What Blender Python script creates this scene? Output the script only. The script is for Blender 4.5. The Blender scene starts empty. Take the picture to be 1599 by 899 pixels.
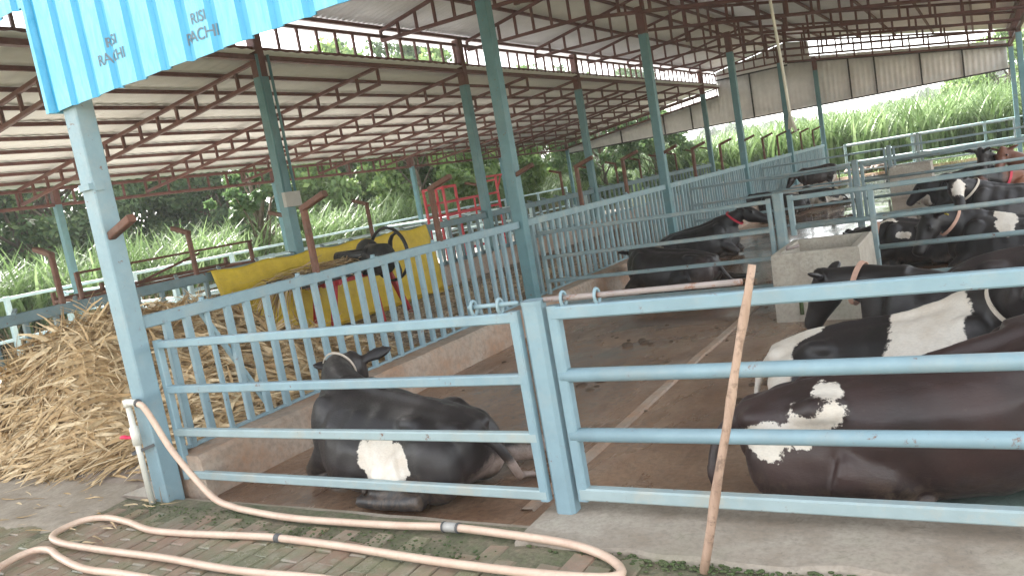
import bpy, bmesh, math, random
import numpy as np
from mathutils import Vector, Matrix, noise as mnoise
rnd = random.Random(7)
C = bpy.context.scene.collection
sc = bpy.context.scene
PI = math.pi
IDM = Matrix.Identity(4)
WM = {}                      # world matrix of every parent we make

# ------------------------------------------------------------------ helpers
def V(*a): return Vector(a)

class MB:
    def __init__(s): s.v = []; s.f = []; s.smooth = []
    def add(s, vs, fs, smooth=False):
        b = len(s.v); s.v += [tuple(p) for p in vs]
        s.f += [tuple(i + b for i in f) for f in fs]; s.smooth += [smooth] * len(fs)
        return s
    def box(s, x0, x1, y0, y1, z0, z1):
        vs = [(x, y, z) for z in (z0, z1) for x, y in ((x0, y0), (x1, y0), (x1, y1), (x0, y1))]
        return s.add(vs, [(3, 2, 1, 0), (4, 5, 6, 7), (0, 1, 5, 4), (1, 2, 6, 5), (2, 3, 7, 6), (3, 0, 4, 7)])
    def bar(s, p, q, w, h, ch=None, up=(0, 0, 1)):
        """bar from p to q, w wide sideways, h along up; chamfered edges."""
        p, q = Vector(p), Vector(q); d = (q - p).normalized(); u = Vector(up)
        if abs(d.dot(u)) > .98: u = Vector((0, 1, 0))
        sd = d.cross(u).normalized(); u = sd.cross(d).normalized()
        ch = min(w, h) * .14 if ch is None else ch
        a, b = w / 2, h / 2
        prof = [(-a + ch, -b), (a - ch, -b), (a, -b + ch), (a, b - ch), (a - ch, b), (-a + ch, b), (-a, b - ch), (-a, -b + ch)]
        vs = [p + sd * x + u * y for x, y in prof] + [q + sd * x + u * y for x, y in prof]
        fs = [(i, (i + 1) % 8, 8 + (i + 1) % 8, 8 + i) for i in range(8)] + [tuple(range(7, -1, -1)), tuple(range(8, 16))]
        return s.add(vs, fs)
    def loft(s, pts, rad, n=12, up=(0, 0, 1), smooth=True, cap=True, closed=False):
        """rad: list of r or (w, h)."""
        pts = [Vector(p) for p in pts]; m = len(pts); rings = []
        U = Vector(up)
        for i in range(m):
            if closed: d = pts[(i + 1) % m] - pts[i - 1]
            else: d = pts[min(i + 1, m - 1)] - pts[max(i - 1, 0)]
            if d.length < 1e-9: d = Vector((1, 0, 0))
            d.normalize(); u = U
            if abs(d.dot(u)) > .97: u = Vector((1, 0, 0)) if i == 0 else prevu
            sd = d.cross(u).normalized(); u = sd.cross(d).normalized(); prevu = u
            r = rad[i] if isinstance(rad, (list, tuple)) else rad
            w, h = r if isinstance(r, (list, tuple)) else (r, r)
            rings.append([pts[i] + sd * (w * math.cos(2 * PI * k / n)) + u * (h * math.sin(2 * PI * k / n)) for k in range(n)])
        vs = [p for r in rings for p in r]; fs = []
        for i in range(m if closed else m - 1):
            j = (i + 1) % m
            for k in range(n):
                fs.append((i * n + k, i * n + (k + 1) % n, j * n + (k + 1) % n, j * n + k))
        if cap and not closed: fs += [tuple(range(n - 1, -1, -1)), tuple(range((m - 1) * n, m * n))]
        return s.add(vs, fs, smooth)
    def tube(s, pts, r, n=10, **k): return s.loft(pts, [r] * len(pts), n, **k)
    def ell(s, c, r, nu=14, nv=9):
        c = Vector(c); vs = [c + V(0, 0, -r[2])]; fs = []
        for j in range(1, nv):
            t = -PI / 2 + PI * j / nv
            for i in range(nu):
                a = 2 * PI * i / nu
                vs.append(c + V(r[0] * math.cos(t) * math.cos(a), r[1] * math.cos(t) * math.sin(a), r[2] * math.sin(t)))
        vs.append(c + V(0, 0, r[2])); L = len(vs) - 1
        for i in range(nu):
            fs.append((0, 1 + (i + 1) % nu, 1 + i)); b = 1 + (nv - 2) * nu
            fs.append((L, b + i, b + (i + 1) % nu))
        for j in range(nv - 2):
            for i in range(nu):
                a = 1 + j * nu
                fs.append((a + i, a + (i + 1) % nu, a + nu + (i + 1) % nu, a + nu + i))
        return s.add(vs, fs, True)
    def mesh(s, name):
        me = bpy.data.meshes.new(name); me.from_pydata(s.v, [], s.f); me.update()
        me.polygons.foreach_set('use_smooth', s.smooth)
        bm = bmesh.new(); bm.from_mesh(me); bmesh.ops.recalc_face_normals(bm, faces=bm.faces); bm.to_mesh(me); bm.free()
        return me
    def build(s, name, mat, parent=None, local=False):
        return link(name, s.mesh(name), mat, parent, local)

def link(name, me, mat, parent=None, local=False):
    if mat and not me.materials: me.materials.append(mat)
    o = bpy.data.objects.new(name, me); C.objects.link(o)
    if parent is not None:
        o.parent = parent; W = WM.get(parent.name, IDM)
        if not local: me.transform(W.inverted())
        WM[o.name] = W
    return o

def tag(o, label, cat=None, group=None, kind=None):
    if label: o['label'] = label
    if cat: o['category'] = cat
    if group: o['group'] = group
    if kind: o['kind'] = kind
    return o

def thing(name, label, cat, loc=(0, 0, 0), rz=0, s=1, group=None):
    o = bpy.data.objects.new(name, None); C.objects.link(o); o.empty_display_size = .2
    o.location = loc; o.rotation_euler = (0, 0, rz); o.scale = (s, s, s)
    WM[o.name] = Matrix.Translation(loc) @ Matrix.Rotation(rz, 4, 'Z') @ Matrix.Scale(s, 4)
    return tag(o, label, cat, group)

def struct(o): o['kind'] = 'structure'; return o

def np_mesh(name, verts, faces, smooth=False):
    """verts (n,3), faces (m,4) quads"""
    me = bpy.data.meshes.new(name); verts = np.asarray(verts, np.float32); faces = np.asarray(faces, np.int32)
    me.vertices.add(len(verts)); me.vertices.foreach_set('co', verts.ravel())
    k = faces.shape[1]
    me.loops.add(faces.size); me.loops.foreach_set('vertex_index', faces.ravel())
    me.polygons.add(len(faces)); me.polygons.foreach_set('loop_start', np.arange(0, faces.size, k, dtype=np.int32))
    me.polygons.foreach_set('use_smooth', np.full(len(faces), smooth))
    me.update(calc_edges=True); me.validate(); return me

# ------------------------------------------------------------------ materials
class NT:
    def __init__(s, name):
        s.m = bpy.data.materials.new(name); s.m.use_nodes = True; s.t = s.m.node_tree; s.n = s.t.nodes
        s.n.clear(); s.out = s.n.new('ShaderNodeOutputMaterial'); s.b = s.n.new('ShaderNodeBsdfPrincipled')
        s.t.links.new(s.b.outputs[0], s.out.inputs[0]); s.tc = s.n.new('ShaderNodeTexCoord')
    def L(s, a, b): s.t.links.new(a, b)
    def node(s, t, **k):
        n = s.n.new(t)
        for a, v in k.items(): setattr(n, a, v)
        return n
    def coord(s, scale=(1, 1, 1), rot=(0, 0, 0), loc=(0, 0, 0)):
        m = s.node('ShaderNodeMapping'); m.inputs['Scale'].default_value = scale; m.inputs['Rotation'].default_value = rot
        m.inputs['Location'].default_value = loc
        s.L(s.tc.outputs['Object'], m.inputs['Vector']); return m.outputs[0]
    def noise(s, scale, detail=5, rough=.6, co=None, dist=0):
        n = s.node('ShaderNodeTexNoise'); n.inputs['Scale'].default_value = scale; n.inputs['Detail'].default_value = detail
        n.inputs['Roughness'].default_value = rough; n.inputs['Distortion'].default_value = dist
        s.L(co if co else s.tc.outputs['Object'], n.inputs['Vector']); return n
    def ramp(s, fac, stops):
        r = s.node('ShaderNodeValToRGB'); e = r.color_ramp.elements
        while len(e) < len(stops): e.new(.5)
        for el, (p, c) in zip(e, stops):
            el.position = p; el.color = (*c, 1) if not isinstance(c, (int, float)) else (c, c, c, 1)
        s.L(fac, r.inputs[0]); return r.outputs[0]
    def mix(s, fac, a, b, mode='MIX'):
        m = s.node('ShaderNodeMix', data_type='RGBA', blend_type=mode)
        for sock, v in ((m.inputs[0], fac), (m.inputs[6], a), (m.inputs[7], b)):
            if isinstance(v, (int, float)): sock.default_value = v
            elif isinstance(v, tuple): sock.default_value = (*v, 1)
            else: s.L(v, sock)
        return m.outputs[2]
    def math(s, op, a, b=0.):
        m = s.node('ShaderNodeMath', operation=op)
        for sock, v in ((m.inputs[0], a), (m.inputs[1], b)):
            if isinstance(v, (int, float)): sock.default_value = v
            else: s.L(v, sock)
        return m.outputs[0]
    def base(s, c):
        if isinstance(c, tuple): s.b.inputs['Base Color'].default_value = (*c, 1)
        else: s.L(c, s.b.inputs['Base Color'])
    def rough(s, r):
        if isinstance(r, (int, float)): s.b.inputs['Roughness'].default_value = r
        else: s.L(r, s.b.inputs['Roughness'])
    def bump(s, h, strength=.3, dist=.01):
        b = s.node('ShaderNodeBump'); b.inputs['Strength'].default_value = strength; b.inputs['Distance'].default_value = dist
        s.L(h, b.inputs['Height']); s.L(b.outputs[0], s.b.inputs['Normal'])

def paint(name, col, dark=.75, rust=.0, rough=.45, rustcol=(.16, .07, .035), scale=6, grime=(.30, .27, .22), gr=.25, metal=0):
    t = NT(name)
    n1 = t.noise(scale, 6, .65); n2 = t.noise(scale * 9, 4, .6)
    c = t.mix(t.ramp(n1.outputs[0], [(.35, 0), (.7, 1)]), tuple(x * dark for x in col), col)
    g = t.noise(scale * .6, 8, .75); c = t.mix(t.math('MULTIPLY', t.ramp(g.outputs[0], [(.5, 0), (.75, 1)]), gr), c, grime)
    if rust:
        r = t.noise(scale * 2.3, 9, .75)
        c = t.mix(t.ramp(r.outputs[0], [(.66 - rust, 0), (.72 - rust, 1)]), c, rustcol)
    t.base(c); t.rough(t.ramp(n2.outputs[0], [(.3, rough - .1), (.7, rough + .15)])); t.bump(n2.outputs[0], .15, .004)
    t.b.inputs['Metallic'].default_value = metal
    return t.m

M = {}
M['blue'] = paint('pale_blue_paint', (.235, .35, .40), .85, .04, .42, grime=(.36, .36, .32), gr=.45)
M['blue_mid'] = paint('weathered_blue_paint', (.235, .345, .375), .8, .03, .5, grime=(.38, .36, .31), gr=.6)
M['blue_dirty'] = paint('dirty_blue_paint', (.33, .42, .43), .85, .03, .5, grime=(.43, .39, .31), gr=.9)
M['gate_grey'] = paint('dusty_blue_grey_paint', (.23, .315, .33), .8, .04, .5, grime=(.40, .37, .31), gr=.8)
M['teal'] = paint('shaded_blue_paint', (.125, .25, .275), .8, .03, .45, gr=.2)  # blue column paint with the shade under the roof put into its colour
M['teal_fence'] = paint('dusty_teal_paint', (.16, .24, .26), .8, .05, .5, gr=.4)
M['white_rail'] = paint('pale_pipe_paint', (.50, .66, .70), .85, .03, .5)
M['red_oxide'] = paint('red_oxide_paint', (.155, .062, .054), .62, .02, .55, gr=.25)
M['rust'] = paint('rusty_steel', (.17, .075, .048), .55, .1, .7, rustcol=(.10, .045, .03), gr=.3)
M['red'] = paint('red_enamel', (.50, .03, .035), .7, .03, .4)
M['pinkred'] = paint('faded_red_enamel', (.62, .05, .07), .85, .02, .4)
M['black_iron'] = paint('black_iron', (.02, .02, .02), .7, .04, .45, gr=.15)
M['bolt'] = paint('bolt_steel', (.36, .30, .28), .7, .14, .5, rustcol=(.22, .10, .06))
M['pvc'] = paint('cream_pvc', (.72, .70, .62), .9, 0, .4, gr=.3)
M['tapred'] = paint('red_plastic', (.75, .03, .10), .9, 0, .35, gr=0)
M['strapgrey'] = paint('grey_strap', (.10, .10, .10), .8, 0, .6)
M['boxgrey'] = paint('grey_box_plastic', (.42, .40, .37), .9, 0, .5)
M['darkframe'] = paint('dark_steel', (.05, .045, .045), .7, .04, .6, gr=.2)

def galv(name, col, rough=.5, streak=True):
    t = NT(name)
    n = t.noise(3, 6, .65, t.coord((1, .35, 1))); n2 = t.noise(22, 4)
    c = t.mix(t.ramp(n.outputs[0], [(.3, 0), (.7, 1)]), tuple(x * .82 for x in col), col)
    c = t.mix(t.math('MULTIPLY', t.ramp(t.noise(.9, 7, .7).outputs[0], [(.52, 0), (.7, 1)]), .35), c, (.60, .56, .52))
    t.base(c); t.rough(t.ramp(n2.outputs[0], [(.3, rough - .12), (.7, rough + .12)])); t.b.inputs['Metallic'].default_value = .0; t.b.inputs['Specular IOR Level'].default_value = .3
    t.bump(n2.outputs[0], .06, .003)
    return t.m
M['galv'] = galv('galvanised_underside', (.82, .81, .80))
M['galv_b'] = galv('galvanised_sheet', (.78, .78, .775), .42)
M['gable'] = galv('dusty_gable_sheet', (.80, .79, .785), .55)

def film():
    t = NT('blue_film')
    n = t.noise(9, 6, .7, t.coord((2.5, 1, .5)), 1.2); n2 = t.noise(30, 5, .7, t.coord((1.6, 1, .5)), 1.5)
    t.base(t.mix(t.ramp(n.outputs[0], [(.35, 0), (.68, 1)]), (.10, .43, .65), (.20, .55, .74)))
    t.rough(.28); t.bump(n2.outputs[0], .35, .006)
    return t.m
M['film'] = film()
def filmrib():
    t = NT('blue_rib'); n = t.noise(10, 5, .7, t.coord((2, 1, .4)))
    t.base(t.mix(t.ramp(n.outputs[0], [(.35, 0), (.7, 1)]), (.035, .31, .54), (.06, .38, .60))); t.rough(.3); t.bump(n.outputs[0], .2, .005)
    return t.m
M['filmrib'] = filmrib()
M['ink'] = paint('print_ink', (.13, .19, .24), .7, 0, .5, gr=.3)

def concrete(name, col, dirt, sc_=1.5, rough=.75, wet=False, stain=(.10, .09, .06)):
    t = NT(name)
    n1 = t.noise(sc_, 8, .7); n2 = t.noise(sc_ * 14, 6, .7); n3 = t.noise(sc_ * .5, 6, .65)
    c = t.mix(t.ramp(n1.outputs[0], [(.38, 0), (.60, 1)]), dirt, col)
    c = t.mix(t.ramp(n2.outputs[0], [(.34, .55), (.56, 0)]), c, tuple(x * .5 for x in col))
    c = t.mix(t.ramp(t.noise(sc_ * 5, 8, .75, dist=1.).outputs[0], [(.58, 0), (.66, .5)]), c, tuple(x * .55 for x in dirt))
    c = t.mix(t.math('MULTIPLY', t.ramp(n3.outputs[0], [(.55, 0), (.7, 1)]), .6), c, stain)
    t.base(c); t.rough(rough); t.bump(n2.outputs[0], .35, .008)
    return t.m
M['conc'] = concrete('worn_concrete', (.36, .33, .28), (.24, .20, .15))
M['apron'] = concrete('dusty_concrete', (.41, .355, .29), (.29, .235, .18), 2.6, stain=(.17, .16, .09))
M['kerb'] = concrete('kerb_concrete', (.46, .38, .31), (.40, .24, .15), 1.6, stain=(.17, .12, .085))
M['trough'] = concrete('trough_concrete', (.46, .42, .35), (.36, .31, .25), 2.5, stain=(.16, .17, .11))
M['alley'] = concrete('alley_floor', (.33, .27, .22), (.23, .18, .14), 1.2)
M['manger'] = concrete('manger_plaster', (.46, .38, .32), (.36, .27, .21), 1.4)
M['ramp'] = concrete('mossy_concrete', (.40, .34, .27), (.28, .23, .17), 2.2, stain=(.20, .18, .11))

def penfloor():
    t = NT('wet_dung_floor')
    n1 = t.noise(.9, 8, .7, dist=.6); n2 = t.noise(3.2, 8, .75, t.coord((1, .5, 1)), .8); n3 = t.noise(26, 6, .7); n4 = t.noise(.55, 7, .62, t.coord((1, .45, 1), loc=(3, 1, 0)), .5)
    c = t.mix(t.ramp(n1.outputs[0], [(.36, 0), (.64, 1)]), (.17, .088, .050), (.35, .215, .135))
    c = t.mix(t.ramp(n2.outputs[0], [(.46, 0), (.68, .75)]), c, (.38, .26, .175))
    c = t.mix(t.ramp(t.noise(1.9, 9, .78, dist=1.).outputs[0], [(.58, 0), (.66, .8)]), c, (.105, .060, .038))
    c = t.mix(t.ramp(n3.outputs[0], [(.3, .5), (.55, 0)]), c, (.07, .045, .03))
    c = t.mix(t.ramp(t.noise(55, 3, .5).outputs[0], [(.73, 0), (.78, .7)]), c, (.38, .31, .22))
    sp = t.node('ShaderNodeSeparateXYZ'); t.L(t.tc.outputs['Object'], sp.inputs[0])
    far = t.math('MULTIPLY', t.ramp(t.math('DIVIDE', sp.outputs[1], 40.), [(.17, 0), (.32, 1)]), t.ramp(t.math('DIVIDE', t.math('ADD', sp.outputs[0], 5.), 10.), [(.12, 0), (.26, 1)]))
    wt = t.math('ADD', n4.outputs[0], t.math('MULTIPLY', far, .17))
    wet = t.ramp(wt, [(.36, .5), (.46, .3), (.53, .13), (.60, .05)])
    t.base(t.mix(t.ramp(wt, [(.46, 0), (.58, .5)]), c, t.mix(1., c, (.45, .42, .40), 'MULTIPLY'))); t.rough(wet)
    h = t.mix(t.ramp(wt, [(.47, 1), (.62, .08)]), (.5, .5, .5), n3.outputs[0])
    t.bump(h, .55, .010)
    cw = t.ramp(t.noise(1.1, 7, .7, dist=.5).outputs[0], [(.42, .05), (.62, .6)]); t.L(cw, t.b.inputs['Coat Weight']); t.b.inputs['Coat Roughness'].default_value = .16
    return t.m
M['pen'] = penfloor()

def brick():
    t = NT('old_brick')
    r = t.node('ShaderNodeNewGeometry')
    c = t.ramp(r.outputs['Random Per Island'], [(0, (.24, .145, .10)), (.35, (.30, .19, .135)), (.7, (.26, .19, .14)), (1, (.33, .215, .155))])
    n = t.noise(2.6, 7, .7); n2 = t.noise(18, 6, .7); n3 = t.noise(60, 4)
    c = t.mix(t.ramp(n2.outputs[0], [(.38, .6), (.62, 0)]), c, (.19, .165, .12))
    c = t.mix(t.ramp(n.outputs[0], [(.44, 0), (.58, .82)]), c, (.17, .18, .105))
    c = t.mix(t.ramp(t.noise(7, 7, .75).outputs[0], [(.52, 0), (.66, .85)]), c, (.33, .285, .22))
    t.base(c); t.rough(t.ramp(n.outputs[0], [(.4, .5), (.6, .26)])); t.bump(n2.outputs[0], .6, .008)
    return t.m
M['brick'] = brick()
def moss(name='mossy_joint', a=(.11, .13, .06), b=(.23, .19, .13)):
    t = NT(name); n = t.noise(5, 8, .75); n2 = t.noise(45, 5)
    c = t.mix(t.ramp(n.outputs[0], [(.4, 0), (.6, 1)]), a, b)
    t.base(t.mix(t.ramp(n2.outputs[0], [(.35, .6), (.6, 0)]), c, (.07, .065, .04))); t.rough(.9); t.bump(n2.outputs[0], .8, .012)
    return t.m
M['moss'] = moss()
M['soil'] = moss('field_soil', (.16, .20, .08), (.27, .22, .14))
M['mossgreen'] = moss('moss_clump', (.055, .095, .025), (.10, .13, .045))

def straw(name, a, b, c3):
    t = NT(name); r = t.node('ShaderNodeNewGeometry')
    c = t.ramp(r.outputs['Random Per Island'], [(0, a), (.5, b), (1, c3)])
    n = t.noise(14, 5, .7); c = t.mix(t.ramp(n.outputs[0], [(.4, .45), (.65, 0)]), c, tuple(x * .45 for x in a))
    t.base(c); t.rough(.65); return t.m
M['straw'] = straw('dry_maize_leaf', (.40, .255, .115), (.62, .44, .235), (.84, .68, .44))
M['strawcore'] = straw('straw_core', (.12, .065, .03), (.15, .085, .04), (.18, .105, .05))
M['chaff'] = straw('chopped_straw', (.52, .40, .27), (.70, .58, .42), (.86, .76, .60))
M['tuft'] = straw('tail_hair', (.16, .08, .04), (.34, .19, .10), (.46, .28, .16))

def leaf(name, cols, trans=.35, rough=.5):
    t = NT(name); r = t.node('ShaderNodeNewGeometry')
    c = t.ramp(r.outputs['Random Per Island'], [(i / (len(cols) - 1), x) for i, x in enumerate(cols)])
    n = t.noise(.55, 4, .6); c = t.mix(t.ramp(n.outputs[0], [(.38, .55), (.6, 0)]), c, tuple(x * .55 for x in cols[0]))
    t.base(c); t.rough(rough); t.b.inputs['Specular IOR Level'].default_value = .35
    tr = t.node('ShaderNodeBsdfTranslucent'); t.L(c, tr.inputs[0]); mx = t.node('ShaderNodeMixShader'); mx.inputs[0].default_value = trans
    t.L(t.b.outputs[0], mx.inputs[1]); t.L(tr.outputs[0], mx.inputs[2]); t.L(mx.outputs[0], t.out.inputs[0])
    return t.m
M['leaf_dark'] = leaf('dark_leaf', [(.075, .13, .065), (.12, .19, .085), (.19, .26, .10)])
M['leaf_mid'] = leaf('mid_leaf', [(.08, .15, .06), (.12, .20, .075), (.18, .26, .09)])
M['leaf_light'] = leaf('light_leaf', [(.13, .22, .07), (.20, .30, .10), (.28, .38, .12)])
M['cane'] = leaf('cane_blade', [(.12, .20, .07), (.19, .28, .11), (.28, .37, .18)], .3, .45)
M['canedry'] = leaf('dry_blade', [(.17, .13, .07), (.26, .20, .12), (.34, .27, .17)], .15, .7)
M['far'] = leaf('far_leaf', [(.04, .08, .03), (.06, .11, .04), (.08, .14, .05)])
def bark():
    t = NT('bark'); n = t.noise(9, 7, .7, t.coord((1, 1, .25)))
    t.base(t.ramp(n.outputs[0], [(.3, (.06, .045, .03)), (.7, (.20, .155, .11))])); t.rough(.9); t.bump(n.outputs[0], .8, .03); return t.m
M['bark'] = bark()
def bamboo(name, a, b):
    t = NT(name); n = t.noise(14, 7, .7, t.coord((1, 1, .12))); n2 = t.noise(4, 6, .7)
    c = t.ramp(n.outputs[0], [(.3, a), (.7, b)]); c = t.mix(t.ramp(t.noise(22, 5, .7).outputs[0], [(.52, 0), (.66, .75)]), c, tuple(x * .45 for x in a))
    t.base(c); t.rough(.6); t.bump(n.outputs[0], .4, .006); return t.m
M['bamboo'] = bamboo('weathered_bamboo', (.26, .16, .11), (.50, .345, .25))
def hosem():
    t = NT('pvc_hose'); n = t.noise(5, 6, .7); n2 = t.noise(30, 5)
    c = t.ramp(n.outputs[0], [(.3, (.55, .375, .28)), (.7, (.68, .52, .40))])
    c = t.mix(t.ramp(n2.outputs[0], [(.55, 0), (.75, .4)]), c, (.36, .24, .17)); t.base(c); t.rough(.38)
    t.b.inputs['Subsurface Weight'].default_value = 0; return t.m
M['hose'] = hosem()
def tarpm():
    t = NT('yellow_tarp'); n = t.noise(4, 7, .7); n2 = t.noise(12, 5, .6, t.coord((1, .6, 2)), 1)
    c = t.ramp(n.outputs[0], [(.3, (.50, .34, .02)), (.7, (.72, .52, .035))])
    c = t.mix(t.ramp(n2.outputs[0], [(.58, 0), (.72, .5)]), c, (.36, .27, .10)); t.base(c); t.rough(.45); t.bump(n2.outputs[0], .5, .02); return t.m
M['tarp'] = tarpm()
M['pale'] = concrete('pale_concrete', (.58, .54, .48), (.46, .42, .36), 1.5)
M['dung'] = concrete('dung_mat', (.11, .07, .045), (.075, .048, .03), 6, .6)
M['mat'] = concrete('green_rubber_mat', (.20, .27, .235), (.15, .19, .16), 3, .55, stain=(.12, .10, .07))
M['rope'] = paint('pale_rope', (.60, .55, .45), .8, 0, .8)
M['eye'] = paint('dark_eye', (.012, .009, .008), .9, 0, .12, gr=0)
M['peach'] = paint('peach_strap', (.60, .36, .27), .8, 0, .7, gr=.3)
M['pinkstrap'] = paint('red_strap', (.55, .03, .06), .8, 0, .6, gr=.1)
M['whitestrap'] = paint('white_strap', (.62, .54, .45), .8, 0, .7)
M['tagyellow'] = paint('yellow_tag', (.75, .62, .12), .9, 0, .5, gr=.05)
M['tyre'] = paint('black_rubber', (.02, .02, .02), .8, 0, .7)

def coat(name, base, base2, patches, white=(.72, .66, .58), extra=(), sc_=1.):
    """patches: white ellipsoids ((c),(r)); extra: list of (colour, [ellipsoids], softness)."""
    t = NT(name)
    nz = t.noise(4.5, 3, .6); nf = t.noise(70, 3, .65)
    add = t.node('ShaderNodeVectorMath', operation='MULTIPLY_ADD'); add.inputs[1].default_value = (.20, .20, .20)
    t.L(nz.outputs['Color'], add.inputs[0]); t.L(t.tc.outputs['Object'], add.inputs[2])
    add2 = t.node('ShaderNodeVectorMath', operation='MULTIPLY_ADD'); add2.inputs[1].default_value = (.05, .05, .05)
    t.L(nf.outputs['Color'], add2.inputs[0]); t.L(add.outputs[0], add2.inputs[2]); P = add2.outputs[0]
    def dist(pl):
        cur = None
        for c, r in pl:
            a = t.node('ShaderNodeVectorMath', operation='SUBTRACT'); t.L(P, a.inputs[0]); a.inputs[1].default_value = [x + .125 for x in c]
            d = t.node('ShaderNodeVectorMath', operation='DIVIDE'); t.L(a.outputs[0], d.inputs[0]); d.inputs[1].default_value = r
            l = t.node('ShaderNodeVectorMath', operation='LENGTH'); t.L(d.outputs[0], l.inputs[0])
            cur = l.outputs['Value'] if cur is None else t.math('MINIMUM', cur, l.outputs['Value'])
        return cur
    hair = t.noise(120, 3, .6, t.coord((.35, 1, 1)))
    c = t.mix(t.ramp(t.noise(2.4, 5, .6).outputs[0], [(.35, 0), (.65, 1)]), base, base2)
    c = t.mix(t.ramp(t.noise(9, 6, .7).outputs[0], [(.6, 0), (.75, .35)]), c, tuple(min(1, x * 2. + .006) for x in base2))
    for col, pl, soft in extra:
        c = t.mix(t.ramp(dist(pl), [(max(0, 1 - soft), 1), (1., 0)]), c, col)
    if patches:
        w = t.mix(t.ramp(t.noise(3.5, 6, .7).outputs[0], [(.45, 0), (.75, .7)]), white, (white[0] * .72, white[1] * .62, white[2] * .52))
        c = t.mix(t.ramp(dist(patches), [(.93, 1), (.985, 0)]), c, w)
    c = t.mix(t.ramp(t.noise(46, 4, .7).outputs[0], [(.62, 0), (.76, .14)]), c, (.20, .15, .11))
    c = t.mix(t.ramp(hair.outputs[0], [(.35, .10), (.6, 0)]), c, (.01, .008, .008))
    sp = t.node('ShaderNodeSeparateXYZ'); t.L(t.tc.outputs['Object'], sp.inputs[0])
    dz = t.ramp(t.math('ADD', sp.outputs[2], t.math('MULTIPLY', t.noise(3.6, 6, .7).outputs[0], .5)), [(.34, .55), (.48, 0)])
    dm = t.math('MULTIPLY', dz, t.ramp(t.noise(11, 7, .75, dist=1.).outputs[0], [(.44, 0), (.60, 1)]))
    c = t.mix(dm, c, (.15, .105, .07))
    t.base(c); t.rough(t.ramp(hair.outputs[0], [(.3, .34), (.7, .56)])); t.b.inputs['Specular IOR Level'].default_value = .5
    t.b.inputs['Sheen Weight'].default_value = .03; t.b.inputs['Sheen Roughness'].default_value = .4
    t.bump(t.math('ADD', t.math('MULTIPLY', hair.outputs[0], .4), t.noise(7, 4).outputs[0]), .25, .012)
    return t.m
BLK = ((.011, .009, .009), (.024, .018, .018))
BRN = ((.022, .013, .012), (.050, .026, .023))
TAN = ((.20, .075, .04), (.30, .12, .065))

# ------------------------------------------------------------------ camera, light, sky
F, W_, H_ = 1246., 1599., 899.
roll, pitch, yaw, CAMH = math.radians(9.95), math.radians(7.07), math.radians(31.5), 1.6
fw0 = V(-math.sin(yaw), math.cos(yaw), 0); rt0 = V(math.cos(yaw), math.sin(yaw), 0)
fwd = fw0 * math.cos(pitch) - V(0, 0, 1) * math.sin(pitch); up0 = fw0 * math.sin(pitch) + V(0, 0, 1) * math.cos(pitch)
cr, sr = math.cos(roll), math.sin(roll)
Rv = rt0 * cr - up0 * sr; Uv = rt0 * sr + up0 * cr
cam = bpy.data.objects.new('camera', bpy.data.cameras.new('camera')); C.objects.link(cam)
cam.matrix_world = Matrix(((Rv.x, Uv.x, -fwd.x, 0), (Rv.y, Uv.y, -fwd.y, 0), (Rv.z, Uv.z, -fwd.z, CAMH), (0, 0, 0, 1)))
cam.data.sensor_width = 36; cam.data.lens = F / W_ * 36; cam.data.clip_end = 3000; cam.data.clip_start = .05
sc.camera = cam

w = bpy.data.worlds.new('World'); sc.world = w; w.use_nodes = True; nt = w.node_tree
bg = nt.nodes['Background']; sky = nt.nodes.new('ShaderNodeTexSky'); sky.sky_type = 'NISHITA'; sky.sun_disc = False
SUN_EL, SUN_AZ = math.radians(38), math.radians(-66)       # azimuth clockwise from +Y
sky.sun_elevation = SUN_EL; sky.sun_rotation = SUN_AZ; sky.dust_density = 1.0; sky.air_density = 1.2; sky.ozone_density = 1.0
hs = nt.nodes.new('ShaderNodeHueSaturation'); hs.inputs['Saturation'].default_value = .22
nt.links.new(sky.outputs[0], hs.inputs['Color']); nt.links.new(hs.outputs[0], bg.inputs[0]); bg.inputs[1].default_value = .09
sl = bpy.data.lights.new('sun', 'SUN'); sl.energy = 4.2; sl.angle = math.radians(16); sl.color = (1, .96, .9)
so = bpy.data.objects.new('sun', sl); C.objects.link(so)
sdir = V(math.sin(SUN_AZ) * math.cos(SUN_EL), math.cos(SUN_AZ) * math.cos(SUN_EL), math.sin(SUN_EL))
so.rotation_euler = sdir.to_track_quat('Z', 'Y').to_euler(); so.location = (10, -10, 30)
sc.view_settings.view_transform = 'Standard'; sc.view_settings.look = 'None'; sc.view_settings.gamma = 1
sc.view_settings.use_curve_mapping = False
sc.view_settings.exposure = 2.95
sc.cycles.max_bounces = 12; sc.cycles.diffuse_bounces = 9; sc.cycles.glossy_bounces = 4; sc.cycles.transmission_bounces = 4
sc.cycles.use_denoising = True

# ------------------------------------------------------------------ ground and floors
def grid_obj(name, mat, x0, x1, y0, y1, nx, ny, zf):
    xs = np.linspace(x0, x1, nx + 1); ys = np.linspace(y0, y1, ny + 1)
    vs = [(x, y, zf(x, y)) for y in ys for x in xs]
    fs = [(j * (nx + 1) + i, j * (nx + 1) + i + 1, (j + 1) * (nx + 1) + i + 1, (j + 1) * (nx + 1) + i) for j in range(ny) for i in range(nx)]
    return struct(link(name, np_mesh(name, vs, fs, True), mat))
b = MB(); b.box(-260, 200, -60, 260, -1.2, -.22); struct(b.build('ground', M['soil']))
def nz(x, y, s, a): return a * mnoise.noise(V(x * s, y * s, .3))
grid_obj('pen_floor', M['pen'], -4.52, 6, 3.12, 30.4, 90, 200, lambda x, y: -.05 + nz(x, y, .8, .012) + nz(x, y, 3, .004) + (.03 if x > -2.16 else 0) * 0)
def alley_z(x, y):
    t = min(1, max(0, (y - 3.0) / .75)); t = t * t * (3 - 2 * t)
    return .005 + .12 * t + nz(x, y, 1.2, .01)
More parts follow.
